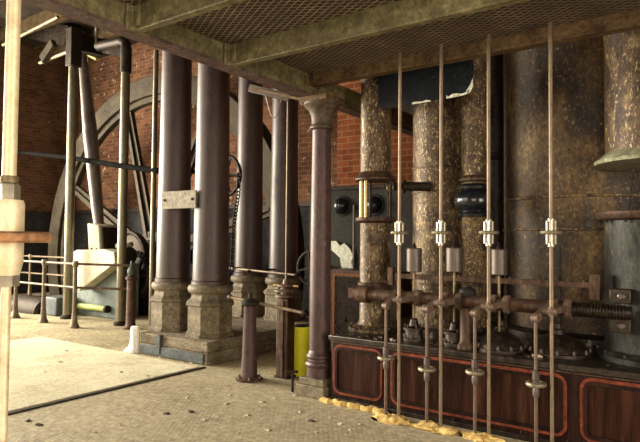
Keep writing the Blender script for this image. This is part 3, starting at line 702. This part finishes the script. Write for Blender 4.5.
# foam lumps at rod feet and along base of chest
def foam(X, Y, r, seed, sq=(1.25, .8, .45)): return MB().blob((X, Y, 0), r, sq, seed, .35)
n = 0
for i, (xt, yt, xb, yb) in enumerate(RODS_F):
    X = at((xt+xb)/2, 235, RY).x
    for nm, xx in (('long', X), ('short', at(LOW[i][0], LOW[i][1], RY-.02).x)):
        n += 1
        mb = foam(xx+.015, RY-.02, .10, n)
        tag(mb.build('foam_lump', 'yellow_foam'), 'yellow foam lump around foot of %s rod, %s of four' % (nm, where[i]), 'foam lump', 'yellow foam lumps at the rod feet')
rd = random.Random(9); mb = MB().tube([(BX0-.1+k*.03, BY-.065+.015*math.sin(k*1.3), .012) for k in range(27)], [max(.01, rd.uniform(.024, .042)) if 0 < k < 26 else .008 for k in range(27)], 10)
tag(mb.build('foam_bead', 'yellow_foam'), 'ragged bead of yellow foam along foot of chest at its left end', 'foam bead')

# ------------------------------------------------------------------ things behind the first pipe
WY = 7.3
p = at(331, 270, WY)
t = thing('engine_casing', (-4.6, WY, 0), 'dark grey iron casing plate with round domes in front of brick wall', 'casing')
ztop = at(345, 186, WY).z; casing = t
x0, x1 = -5.36, at(418, 220, WY).x
B(x0, x1, WY, WY+.3, 0, ztop).build('plate', 'grey_casting', t, .02)
B(x0, x1, WY-.03, WY, ztop-.06, ztop).build('top_rim', 'dark_iron', t, .006)
for (x, y) in ((342.5, 206), (375, 205)):
    P = at(x, y, WY); MB().ball((P.x, WY-.02, P.z), .125, 24).build('dome', 'black_gloss', t)
    MB().torus((P.x, WY-.005, P.z), (0, 1, 0), .14, .02, 32, 8).build('dome_ring', 'grey_casting', t)
P = at(353.5, 240, WY-.06); MB().tube([(P.x, WY-.05, at(354, 266, WY-.05).z), (P.x, WY-.05, at(355, 205, WY-.05).z)], .018, 10).build('side_pipe', 'weight_steel', t)
# cabinet with rust panel
CY = 6.75
x0, x1 = at(323, 300, CY).x, BX0-.25
zt = at(345, 270, CY).z
t = thing('rusty_cabinet', ((x0+x1)/2, CY, 0), 'brown iron cabinet with rust-bordered panel behind slim column', 'cabinet')
B(x0, x1, CY, WY-.04, 0, zt).build('body', 'brown_iron', t, .012)
pa = at(333, 280, CY).x
f0 = B(pa+.05, x1-.03, CY-.004, CY, .3, zt-.10).build('panel', 'dark_iron', t)
rframe(MB(), pa, x1+.0, .25, zt-.05, .06, .035, CY-.014, CY).build('panel_border', 'rust_line', f0)
# torn paper
pts = [(331, 241), (336, 241), (340, 246), (344, 243), (350, 249), (353, 256), (351, 262), (353, 268), (344, 271), (341, 266), (340, 258), (336, 254), (331, 250)]
tag(MB().prism([at(x, y, WY-.035) for x, y in pts], (0, .02, 0)).build('torn_paper', 'flaked_white'), 'torn whitish paper scrap stuck on grey casing above the rusty cabinet', 'paper scrap')
# valve wheel right of rear column
P = at(311, 268, 6.9)
w = MB().torus((P.x, 6.9, P.z), (0, 1, 0), .24, .025, 40, 8).build('valve_wheel', 'grey_casting', casing)
for k in range(4):
    a = k*PI/2+.2; MB().bar((P.x, 6.9, P.z), (P.x+.24*math.cos(a), 6.9, P.z+.24*math.sin(a)), .05, .03).build('spoke', 'dark_iron', w)
MB().tube([(P.x, 6.86, P.z), (P.x, WY+.01, P.z)], .045, 16).build('hub', 'dark_iron', w)

# ------------------------------------------------------------------ floor-mounted posts near the slim column
P = at(249.5, 350, 4.95); X, Y = P.x, P.y
t = thing('bollard', (X, Y, 0), 'tapered brown iron bollard with domed cap and round foot on tread plate', 'bollard')
MB().lathe(X, Y, [(.155, 0), (.155, .02), (.13, .035), (.10, .05)], 32).build('foot', 'brown_iron', t)
MB().lathe(X, Y, [(.095, .04), (.085, .3), (.068, .84), (.07, .85)], 32).build('post', 'slim_paint', t)
MB().lathe(X, Y, [(.07, .84), (.10, .86), (.105, .885), (.09, .905), (.05, .925), (.022, .93), (.022, .975), (.014, .985), (.001, .987)], 32).build('cap', 'grey_casting', t)
bolts(t, circ(X, Y, .135, .02, 6), .014, .03, 'weight_steel')
BXY = (X, Y)
P = at(285, 370, 5.30); X, Y = P.x, P.y
t = thing('spindle_stand', (X, Y, 0), 'square brown iron stand with stacked brass discs on top, left of yellow can', 'stand')
B(X-.085, X+.085, Y-.07, Y+.07, 0, .92).build('post', 'brown_iron', t, .012)
B(X-.035, X+.035, Y-.09, Y-.07, .02, .90).build('rib', 'brown_iron', t, .006)
B(X-.10, X+.10, Y-.085, Y+.085, 0, .025).build('foot', 'dark_iron', t, .008)
hs = lambda y: hgt(287, y, X, Y)
MB().lathe(X, Y, [(.10, .92), (.125, .935), (.125, .955), (.06, .97), (.06, .99), (.14, 1.0), (.14, 1.015), (.07, 1.025), (.05, 1.05), (.10, 1.06), (.10, 1.075), (.04, 1.09), (.03, 1.14)], 32).build('disc_stack', 'rod_pink', t)
MB().tube([(X-.17, Y-.02, 1.065), (X+.17, Y+.02, 1.065)], .014, 10).build('cross_handle', 'brass', t)
MB().tube([(X, Y, 1.08), (X, Y, hgt(287, 97, X, Y))], .0115, 12).build('spindle', 'rod_steel', t)
SXY = (X, Y)
ztop = hgt(287, 97, X, Y)
# levers
def rodthing(name, a, b, r, mt, label, cat):
    t = thing(name, a, label, cat)
    MB().tube([a, b], r, 12).build('bar', mt, t)
    d = (Vector(b)-Vector(a)).normalized()
    k = MB().lathe_ax(b, d, [(r, -.02), (r*2, -.01), (r*2.2, .02), (r*1.4, .05)], 12); k.build('end_knob', 'dark_iron', t)
    k = MB().lathe_ax(a, -d, [(r, -.02), (r*1.7, -.01), (r*1.7, .02), (r, .03)], 12); k.build('end_nut', 'weight_steel', t)
    return t
rodthing('reach_rod', at(229, 268, 6.75), at(296, 275, 6.55), .017, 'rod_steel', 'thin horizontal rod passing in front of the rear pair of columns', 'rod')
rr = [o for o in col.objects if o.name == 'reach_rod'][0]
for c, yy in ((CC, 6.70), (CD, 6.60)): MB().bar((c[0], yy, at(262, 271.5, 6.65).z), (c[0], 7.27, at(262, 271.5, 6.65).z), .03, .03).build('stay', 'dark_iron', rr)
bz = at(250, 300, BXY[1]); l0 = Vector((BXY[0]-.02, BXY[1], 1.02)); 
rodthing('hand_lever', at(230, 297, 5.05), at(304, 313, 5.12), .02, 'rod_steel', 'long horizontal lever resting on bollard cap, knob at right end', 'lever')
# bracket below the main girder
a_, b_ = at(250, 88, 5.05), at(290, 98, 5.16)
t = thing('hanging_bracket', a_, 'flat grey bracket bar hanging below main girder at head of spindle', 'bracket')
MB().bar(a_, b_, .05, .09).build('bar', 'weight_steel', t, .004)
b2 = Vector((SXY[0], SXY[1], ztop)); B(b2.x-.05, b2.x+.05, b2.y-.06, b2.y+.06, ztop-.02, ztop+.1).build('bearing', 'girder_dark', t, .006)
MB().bar(b2+Vector((0, 0, .08)), Vector((-3.68, b2.y+.03, ZB+.01)), .04, .03).build('stay', 'girder_dark', t)
MB().bar(a_, Vector((-3.68, a_.y, ZB+.01)), .04, .03).build('stay', 'girder_dark', t)
lp = [at(266+ (16*i/14), 96+22*math.sin(PI*i/14), 5.1) for i in range(15)]
tag(MB().tube(lp, .005, 8).build('wire_loop', 'weight_steel'), 'thin wire loop drooping from grey bracket below girder', 'wire')

# yellow can
P = at(300.8, 350, 5.50); X, Y = P.x, P.y
zt = hgt(301, 327, X, Y-.1)
t = thing('yellow_can', (X, Y, 0), 'bright yellow round can with red marks standing behind slim column', 'can')
MB().lathe(X, Y, [(.110, 0), (.117, .01), (.117, .03), (.113, .035), (.113, zt-.03), (.118, zt-.025), (.118, zt)], 32).build('shell', 'yellow_paint', t)
MB().lathe(X, Y, [(.105, zt-.002), (.105, zt+.004), (.06, zt+.02), (.001, zt+.022)], 32).build('debris_fill', 'oily_iron', t)
mk = MB()
for k, (a, dz) in enumerate(((222, .03), (226, .03), (230, .03), (222, -.03), (227, -.03))):
    q = math.radians(a+4); zz = zt*.58+dz
    mk.bar((X+.114*math.cos(q), Y+.114*math.sin(q), zz-.018), (X+.114*math.cos(q), Y+.114*math.sin(q), zz+.018), .006, .012)
mk.build('red_mark', 'red_mark', t)
# small T key
P = atz(292.5, 392)
t = thing('floor_key', (P.x, P.y, 0), 'small T-shaped iron key standing upright in floor beside slim column', 'key')
MB().tube([(P.x, P.y, 0), (P.x, P.y, .21)], .014, 10).build('stem', 'dark_iron', t)
MB().tube([(P.x-.05, P.y-.03, .212), (P.x+.05, P.y+.03, .212)], .014, 10).build('cross_bar', 'dark_iron', t)

# chain wheel between the columns
P = at(225.5, 176, 6.75)
t = thing('chain_wheel', (P.x, 6.75, P.z-.35), 'iron chain wheel with spokes between front and rear thick columns', 'chain wheel')
MB().torus((P.x, 6.75, P.z), (0, 1, 0), .33, .028, 56, 10).build('rim', 'dark_iron', t)
for k in range(5):
    a = 2*PI*k/5; MB().bar((P.x, 6.75, P.z), (P.x+.33*math.cos(a), 6.75, P.z+.33*math.sin(a)), .03, .05).build('spoke', 'dark_iron', t)
MB().tube([(P.x, 5.89, P.z), (P.x, 6.8, P.z)], .035, 14).build('axle', 'dark_iron', t)
ch = MB(); cx = P.x+.33
path = [Vector((cx, 6.72, P.z)), Vector((cx-.01, 6.72, P.z-.3)), Vector((cx-.08, 6.7, P.z-.8)), Vector((cx-.11, 6.7, P.z-1.55))]
L = []
for i in range(len(path)-1):
    n_ = int((path[i+1]-path[i]).length/.055)
    L += [path[i].lerp(path[i+1], k/n_) for k in range(n_)]
t = thing('hanging_chain', tuple(L[-1]), 'dark link chain hanging down from chain wheel between columns', 'chain')
for k, c in enumerate(L): MB().torus(c, (1, 0, 0) if k % 2 else (0, 1, 0), .034, .011, 12, 6, 1).build('link', 'dark_iron', t)

# ------------------------------------------------------------------ left-hand engine: flywheel, rods, bed, railing
WYY = 8.7
hub = at(154, 258, WYY); RW = (hub.z-0) ; RW = (258-75)/F*(hub-Vector((0, 0, H))).dot(fw)
t = thing('flywheel', (hub.x, WYY, hub.z-RW), 'huge spoked grey flywheel standing in a pit behind the columns', 'flywheel')
MB().ring(hub, (0, 1, 0), RW-.46, RW, .34, 128).build('rim', 'wheel_paint', t, .02)
MB().ring(hub, (0, 1, 0), RW-.60, RW-.46, .16, 128).build('rim_flange', 'wheel_paint', t, .01)
MB().lathe_ax(hub+Vector((0, -.3, 0)), (0, 1, 0), [(.30, 0), (.42, .03), (.42, .18), (.62, .2), (.62, .4), (.42, .42), (.42, .6)], 40).build('hub', 'wheel_paint', t)
bolts(t, [hub+Vector((.52*math.cos(2*PI*k/8), -.1, .52*math.sin(2*PI*k/8))) for k in range(8)], .05, .06, 'dark_iron', (0, -1, 0))
pA = at(77.5, 190, WYY)-hub; angA = math.atan2(pA.z, pA.x)
pB = at(133, 122, WYY)-hub; angB = math.atan2(pB.z, pB.x)
step = angA-angB; nsp = max(4, round(2*PI/abs(step)))
for k in range(8):
    a = angB + 2*PI*k/8 if abs(2*PI/8-abs(step)) > .15 else angA - 2*PI*k/8
    d = Vector((math.cos(a), 0, math.sin(a))); s = d.cross(Vector((0, 1, 0)))
    o_, i_ = hub+d*(RW-.55), hub+d*.5
    mb = MB().prism([i_+s*.17+Vector((0, -.05, 0)), o_+s*.12+Vector((0, -.05, 0)), o_-s*.12+Vector((0, -.05, 0)), i_-s*.17+Vector((0, -.05, 0))], (0, .1, 0))
    mb.prism([i_+s*.03+Vector((0, -.13, 0)), o_+s*.03+Vector((0, -.11, 0)), o_-s*.03+Vector((0, -.11, 0)), i_-s*.03+Vector((0, -.13, 0))], (0, .25, 0))
    mb.build('spoke', 'wheel_paint', t)
MB().tube([hub+Vector((0, -.75, 0)), hub+Vector((0, 1.2, 0))], .16, 24).build('axle', 'dark_iron', t); wheel = t

# vertical guide rods
def vrod(xt, yt, xb, Y, w, label, z0=0, mt='guide_steel', cap=True):
    X = at(xb, 250, Y).x; dep = (Vector((X, Y, H))-Vector((0, 0, H))).dot(fw); r = w/2*dep/F
    zt = hgt(xt, yt, X, Y)
    t = thing('guide_rod', (X, Y, z0), label, 'rod')
    MB().tube([(X, Y, z0), (X, Y, zt)], r, 20).build('rod', mt, t)
    if cap:
        MB().lathe(X, Y, [(r*1.0, zt-.5), (r*1.25, zt-.48), (r*1.25, zt-.02), (r, zt)], 16).build('socket', 'dark_iron', t)
    MB().lathe(X, Y, [(r*1.5, z0), (r*1.5, z0+.05), (r*1.05, z0+.08)], 16).build('foot', 'dark_iron', t)
    return t, X, zt
g1_, gx1, gz1 = vrod(75, 28, 69, 6.5, 9, 'thick polished vertical guide rod behind railing, leftmost of three')
g2_, gx2, gz2 = vrod(128, 47, 122, 6.6, 9, 'thick polished vertical guide rod with bent top, right of slanting rod')
g3_, gx3, gz3 = vrod(157, 50, 152.5, 6.1, 5, 'slender brass-coloured vertical rod just left of thick front columns', cap=False)
gx3r = .055
g = MB().tube([(gx2, 6.6, gz2-.05), (gx2-.03, 6.6, gz2+.08), (gx2-.15, 6.6, gz2+.14), (gx2-.9, 6.6, gz2+.18)], .09, 14); g.build('bent_top', 'dark_iron', g2_)
# slanting connecting rod
a_ = at(82, 48, 7.05); b_ = at(99, 226, 7.05)
t = thing('connecting_rod', b_, 'thick slanting connecting rod swelling at mid length, behind left railing', 'connecting rod')
m1 = a_.lerp(b_, .5)
MB().tube([a_, a_.lerp(b_, .1), m1, a_.lerp(b_, .9), b_], [.09, .10, .15, .12, .10], 20).build('rod', 'weight_steel', t)
# bed
x0, x1 = at(72, 300, 7.0).x, at(118, 300, 7.0).x; zt = at(113, 264, 7.0).z
t = thing('engine_bed', ((x0+x1)/2, 7, 0), 'grey-green iron engine bed behind the railing', 'engine bed')
B(x0, x1, 7.0, 7.5, 0, zt).build('body', 'bed_green', t, .02)
B(x0, x1+.02, 6.97, 7.0, zt-.04, zt).build('rim', 'bed_green', t, .008)
a_, b2_ = at(79, 306, 6.93), at(106, 309, 6.93)
MB().tube([a_, b2_], .06, 14).build('bed_pipe', 'lit_pipe_green', t)  # plain pipe on the bed, its lit look put into the pale green
MB().lathe_ax(b2_, (b2_-a_), [(.06, 0), (.075, .005), (.075, .06), (.05, .07)], 14).build('tube_cap', 'dark_iron', t)
# wedge-shaped bracket casting on the face of the bed
MBY = 6.72
wd = [at(73, 252, MBY), at(76, 250, MBY), at(103, 249, MBY), at(114, 252, MBY), at(115, 263, MBY), at(79, 291, MBY), at(73, 284, MBY)]
MB().prism(wd, (0, .25, 0)).build('wedge_casting', 'cream_casting', t, .015)
# big-end block on the bed
w0, w1 = at(89.5, 245, 6.8), at(101, 245, 6.8); zt_ = at(95, 223, 6.8).z
t = thing('crosshead_block', (b_.x, 7.05, zt), 'upright pale iron big-end block at foot of slanting rod', 'crosshead')
tl = .10
MB().prism([(w0.x+tl*.0, 6.8, zt+.01), (w1.x, 6.8, zt+.01), (w1.x-tl, 6.8, zt_-.04), (w0.x-tl, 6.8, zt_)], (0, .5, 0)).build('block', 'cream_casting', t, .02)
for f in (.25, .7):
    xx = w0.x+(w1.x-w0.x)*f-.02; B(xx-.025, xx+.02, 6.79, 6.8, zt+.15, zt+.32).build('slot', 'dark_iron', t)
MB().prism([(w1.x+.0, 6.86, zt+.01), (w1.x+.05, 6.86, zt+.01), (w1.x+.05-tl, 6.86, zt_-.08), (w1.x-tl, 6.86, zt_-.08)], (0, .40, 0)).build('shaded_side', 'dark_iron', t, .01)  # dark plate paints the shade on the block's right side
cy = at(113, 254, 7.1)
MB().lathe_ax((w1.x+.06, 7.1, cy.z-.02), (1, 0, 0), [(.13, 0), (.15, .02), (.15, .35), (.17, .37), (.17, .46), (.13, .48)], 28).build('bearing_barrel', 'grey_casting', t)
MB().lathe_ax((w1.x+.12, 7.1, cy.z+.16), (1, 0, 0), [(.05, 0), (.075, .02), (.075, .35), (.05, .37)], 16).build('barrel_highlight', 'cream_casting', t)  # cream roll puts the bright lit top of the barrel into colour
# dark gearing between bed and columns
P = at(136, 275, 7.6)
t = thing('gear_wheel', (P.x, 7.6, P.z-.4), 'dark toothed gear wheel in shadow left of the front columns', 'gear wheel')
MB().torus((P.x, 7.6, P.z), (0, 1, 0), .42, .05, 48, 8).build('rim', 'dark_iron', t)
for k in range(30):
    a = 2*PI*k/30; MB().bar((P.x+.42*math.cos(a), 7.6, P.z+.42*math.sin(a)), (P.x+.51*math.cos(a), 7.6, P.z+.51*math.sin(a)), .06, .045).build('tooth', 'dark_iron', t)
for k in range(6):
    a = 2*PI*k/6; MB().bar((P.x, 7.6, P.z), (P.x+.42*math.cos(a), 7.6, P.z+.42*math.sin(a)), .08, .05).build('spoke', 'dark_iron', t)
MB().tube([(P.x, 7.5, P.z), (P.x, 7.78, P.z)], .1, 16).build('hub', 'dark_iron', t)
B(P.x-.12, P.x+.12, 7.72, 7.9, 0, P.z+.12).build('bearing_stand', 'dark_iron', t, .01)
P2 = Vector((hub.x, 8.05, hub.z))
d_ = MB().lathe_ax((P2.x, 8.01, P2.z), (0, 1, 0), [(.55, 0), (.6, .03), (.6, .12), (.55, .15)], 40).build('crank_disc', 'wheel_paint', wheel)
MB().torus((P2.x, 8.0, P2.z), (0, 1, 0), .58, .05, 40, 8).build('rim', 'dark_iron', d_)
bolts(d_, [(P2.x+.33*math.cos(2*PI*k/6+.3), 8.01, P2.z+.33*math.sin(2*PI*k/6+.3)) for k in range(6)], .06, .04, 'dark_iron', (0, -1, 0))

# long tie bar
a_ = at(19, 153, 6.5); 
ta = Vector((gx1-.0, 4.6, 0)); 
Pq = at(70, 158, 6.5)
t = tag(MB().tube([at(17, 152, 8.0), at(68, 157.5, 7.0), at(122, 166, 6.45), at(159, 171, 6.05)], .05, 12).build('tie_bar', 'tie_dark'), 'long dark horizontal tie bar crossing the vertical guide rods', 'tie bar')

# railing
def post(X, Y, h, label, par):
    mb = MB().lathe(X, Y, [(.09, 0), (.09, .03), (.065, .07), (.05, .16), (.036, .4), (.034, h-.06), (.05, h-.05), (.06, h), (.045, h+.05), (.001, h+.055)], 16)
    return mb.build('post', 'brown_iron' if label == 'd' else 'rail_paint', par)
worn('rail_paint', [(.3, (.08, .06, .04)), (.6, (.16, .125, .085)), (.8, (.26, .21, .15))], 8, .4, .3, 60, .2)
RYY = 5.9
pts = [Vector((at(17, 250, RYY).x, RYY, 0)), Vector((at(45, 250, RYY).x, RYY, 0)), Vector((at(76, 250, RYY).x, RYY, 0))]
hr = 1.14
t = thing('railing', (pts[1].x, RYY, 0), 'low two-bar iron railing with round posts around the engine pit', 'railing')
for p in pts: post(p.x, p.y, hr, '', t)
EP = Vector((at(132, 250, 6.45).x, 6.45, 0))
bk = Vector((at(30, 280, 8.9).x, 8.9, 0)); bk = Vector((pts[0].x-.15, 7.6, 0)); bk.x = at(30, 280, 7.6).x
post(bk.x, bk.y, hr, '', t)
for z in (hr-.0, hr*.63):
    MB().tube([Vector((pts[0].x-.4, RYY, z)), Vector((pts[2].x, RYY, z))], .022, 10).build('rail', 'rail_paint', t)
    MB().tube([Vector((pts[2].x, RYY, z)), Vector((EP.x, EP.y, z-.02))], .022, 10).build('rail', 'brown_iron', t)
    MB().tube([Vector((bk.x-.8, bk.y, z)), Vector((pts[1].x-.4, bk.y, z))], .022, 10).build('rail', 'rail_paint', t)
t = thing('rail_end_post', (EP.x, EP.y, 0), 'thicker tapered end post of the railing with pointed blue knob', 'post')
MB().lathe(EP.x, EP.y, [(.13, 0), (.13, .03), (.095, .06), (.085, .1), (.075, .86), (.10, .88), (.10, .92), (.06, .95)], 24).build('post', 'brown_iron', t)
MB().lathe(EP.x, EP.y, [(.05, .94), (.07, .98), (.075, 1.03), (.05, 1.09), (.025, 1.12), (.02, 1.2), (.001, 1.21)], 20).build('finial', 'blue_iron', t)
x0, x1 = at(12, 310, 6.6).x, at(44, 310, 6.6).x; x2 = at(61, 310, 6.6).x
t = thing('feed_pump', ((x0+x2)/2, 6.6, 0), 'low dark iron pump body, also standing for pit shadow, behind railing at far left', 'pump')
MB().lathe_ax((x0, 6.7, .0), (1, 0, 0), [(.24, 0), (.30, .05), (.34, .3), (.34, x1-x0-.3), (.30, x1-x0-.05), (.24, x1-x0)], 32).build('shade_drum', 'dark_iron', t)  # dark machine body, its dark colour also stands for the pit's shadow
B(x1+.04, x2, 6.5, 6.95, 0, .38).build('valve_box', 'blue_iron', t, .03)
# white rag
P = atz(134.5, 352.5); P = Vector((PLX-.115, 5.10, 0))
mb = MB(); rd = random.Random(5)
levels = [(0, .15, .10), (.03, .13, .09), (.07, .095, .075), (.16, .072, .06), (.26, .072, .058), (.345, .068, .055), (.36, .055, .045)]
vs = []; N = 20
for z, rx, ry in levels:
    for k in range(N):
        a = 2*PI*k/N; w = 1+.10*math.sin(5*a+z*9)+.06*math.sin(9*a-z*20)
        vs.append(Vector((P.x+rx*w*math.cos(a)-.04*(z < .05), P.y+.08+ry*w*math.sin(a), z)))
mb.add(vs, [(i*N+k, i*N+(k+1) % N, (i+1)*N+(k+1) % N, (i+1)*N+k) for i in range(len(levels)-1) for k in range(N)]+[tuple(range(N))[::-1], tuple((len(levels)-1)*N+k for k in range(N))])
tag(mb.build('white_bag', 'white_cloth'), 'upright crumpled white bag on floor at left end of stone plinth', 'bag')

# upper-left clutter
def pipe(name, pts_, r, mt, label, cat='pipe'):
    return tag(MB().tube(pts_, r, 14).build(name, mt), label, cat)
pipe('overhead_pipe', [at(3, 45, 7.0), at(58, 17, 7.0)], .04, 'old_brass', 'polished brass pipe slanting up overhead at far left')
pipe('overhead_pipe', [at(40, 63, 7.0), at(72, 50, 7.0)], .04, 'old_brass', 'short brass pipe slanting beside head of leftmost guide rod')
pipe('overhead_pipe', [at(80, 50, 7.6), at(98, 59, 7.3)], .05, 'brass', 'short brass pipe end right of leftmost guide rod')
a_, b_ = at(43, 60, 6.9), at(54, 43, 6.9)
tag(MB().bar(a_, b_, .12, .2).build('link_plate', 'wheel_paint'), 'small grey link plate joining two overhead brass pipes', 'link')
a_, b_ = at(-10, 66, 8.9), at(68, 34, 8.9)
tag(MB().bar(a_, b_, .3, .35).build('roof_timber', 'timber'), 'slanting weathered timber beam under roof at far left', 'beam')
a_, b_ = at(15, 28, 8.4), at(75, 38, 8.4)
tag(MB().bar(a_, b_, .5, .5).build('roof_timber', 'roof_dark'), 'dark horizontal timber beam under roof at far left', 'beam')
t = thing('beam_head', at(98, 58, 7.2), 'dark iron link head joining rods beneath the main girder at left', 'link head')
a_, b_ = at(93, 57, 7.2), at(107, 40, 7.2)
B(a_.x, b_.x, 7.0, 7.35, a_.z, b_.z).build('block', 'dark_iron', t, .02)
MB().bar(at(75, 42, 6.6), at(100, 48, 7.15), .2, .35).build('link', 'dark_iron', t)
MB().bar(at(105, 46, 7.15), at(127, 50, 7.0), .15, .3).build('link', 'dark_iron', t)
B(gx1-.11, gx1+.11, 6.38, 6.62, gz1-.8, gz1-.02).build('fork', 'dark_iron', t, .02)
ob = at(98, 44, 7.0); MB().tube([ob+Vector((0, -.05, 0)), ob+Vector((0, -.05, .35))], .025, 10).build('oil_pipe', 'bright_steel', t)

# ------------------------------------------------------------------ near rod with hand wheel, far left
c = at(8.5, 237, 1); 
dN = 1.15; P = Vector((0, 0, H)) + ray(7.5, 237)*dN; X, Y = P.x, P.y
hN = lambda y: hgt(9, y, X, Y)
t = thing('valve_rod', (X, Y, 0), 'bright upright brass rod with large hand wheel, very close at left edge', 'rod')
MB().tube([(X, Y, hN(178)), (X, Y, ZG+.1)], .0135, 20).build('upper_rod', 'near_brass', t)
MB().lathe(X, Y, [(.014, hN(184)), (.0175, hN(183)), (.0175, hN(177)), (.014, hN(176))], 24).build('collar', 'old_brass', t)
MB().lathe(X, Y, [(.021, hN(200)), (.021, hN(186)), (.018, hN(184))], 6).build('top_nut', 'bright_steel', t)
MB().lathe(X, Y, [(.024, hN(275)), (.03, hN(262)), (.03, hN(204)), (.027, hN(200))], 32).build('sleeve', 'near_brass', t)
MB().lathe(X, Y, [(.024, hN(286)), (.024, hN(270))], 6).build('bottom_nut', 'bright_steel', t)
MB().tube([(X, Y, 0), (X, Y, hN(285))], .0095, 16).build('lower_rod', 'near_brass', t)
handwheel(t, X, Y, hN(237), .072, .0115, 'wheel_copper', 4)

# ------------------------------------------------------------------ litter on the floor
rd = random.Random(11)
def chip(X, Y, r, mt, label, grp=None, z=0):
    o = MB().blob((X, Y, z), r, (1, .8, .4), rd.randint(0, 999), .5).build('floor_chip', mt); tag(o, label, 'chip', grp); return o
spots = [(230, 395), (262, 402), (275, 398), (247, 415), (216, 385), (330, 418), (340, 424), (295, 396), (316, 432), (205, 420), (185, 425), (226, 404), (300, 412), (350, 430), (268, 430), (238, 433), (280, 372), (345, 416), (360, 424), (187, 398), (170, 440), (150, 415), (120, 425), (95, 432)]
for (x, y) in spots:
    P = atz(x, y); chip(P.x, P.y, rd.uniform(.012, .026), 'chip', 'small pale flake lying on tread plate floor', 'pale flakes scattered on the tread plates')
for (x, y, l) in ((28, 421, 'dark lump on floor by cement slab corner, left of its pair'), (39, 425, 'dark lump on floor by cement slab corner, right of its pair'), (166, 414, 'flat dark scrap on tread plates below edging strip, left one'), (311, 421, 'dark square pebble on tread plates in front of slim column'), (191, 412, 'flat dark scrap on tread plates below edging strip, right one')):
    P = atz(x, y); chip(P.x, P.y, .03, 'dark_chip', l)
for (x, y) in ((150, 352), (160, 356), (172, 357), (183, 361), (192, 362), (80, 352), (60, 362), (45, 372), (120, 372), (147, 376), (100, 390), (66, 352), (110, 345)):
    P = atz(x, y, .018 if y > 352 else 0); inside = (-9 < P.x < -5.36 and P.y < 5.02)
    chip(P.x, P.y, rd.uniform(.015, .03), 'chip', 'small pale crumb on the floor left of the thick columns', 'pale crumbs left of the columns', .018 if inside else 0)

# roof joists
for k in range(9):
    y = -2.6+k*1.45; struct(B(XL, -3.8, y-.09, y+.09, ZR-.32, ZR).build('trim_%d' % (k+2), 'timber'))
# ------------------------------------------------------------------ light
w = bpy.data.worlds.new('world'); sc.world = w; w.use_nodes = True
w.node_tree.nodes['Background'].inputs[0].default_value = (.75, .85, 1, 1); w.node_tree.nodes['Background'].inputs[1].default_value = .12
def area(name, loc, d, sx, sy, e, colr, spread=180):
    l = bpy.data.lights.new(name, 'AREA'); l.shape = 'RECTANGLE'; l.size = sx; l.size_y = sy; l.energy = e; l.color = colr; l.spread = math.radians(spread)
    o = bpy.data.objects.new(name, l); col.objects.link(o); o.location = loc
    o.rotation_euler = Vector(d).to_track_quat('-Z', 'Z').to_euler(); return o
warm = (1, .90, .72)
area('daylight_left_window', (XL+.08, 3.1, 3.4), (1, 0, -.1), 5, 4.4, 3000, warm)
area('daylight_left_window', (XL+.08, -1.6, 3.4), (1, 0, -.1), 2.8, 4.4, 1700, warm)
area('daylight_front_window', (-12.3, YB+.08, 3.2), (.1, 1, -.1), 3.4, 4.4, 230, warm)
area('daylight_front_window', (-7.9, YB+.08, 3.2), (.1, 1, -.1), 3.4, 4.4, 230, warm)
area('daylight_front_window', (.7, YB+.08, 2.0), (0, 1, 0), 3.8, 2.2, 170, (1, .86, .66))
area('daylight_right_window', (XR-.08, .85, 1.95), (-1, .3, 0), 4.7, 2.3, 420, (1, .86, .66))
sc.view_settings.view_transform = 'Standard'; sc.view_settings.look = 'None'; sc.view_settings.exposure = .35; sc.view_settings.gamma = 1
for o in col.objects:
    if '_w' in o: del o['_w']
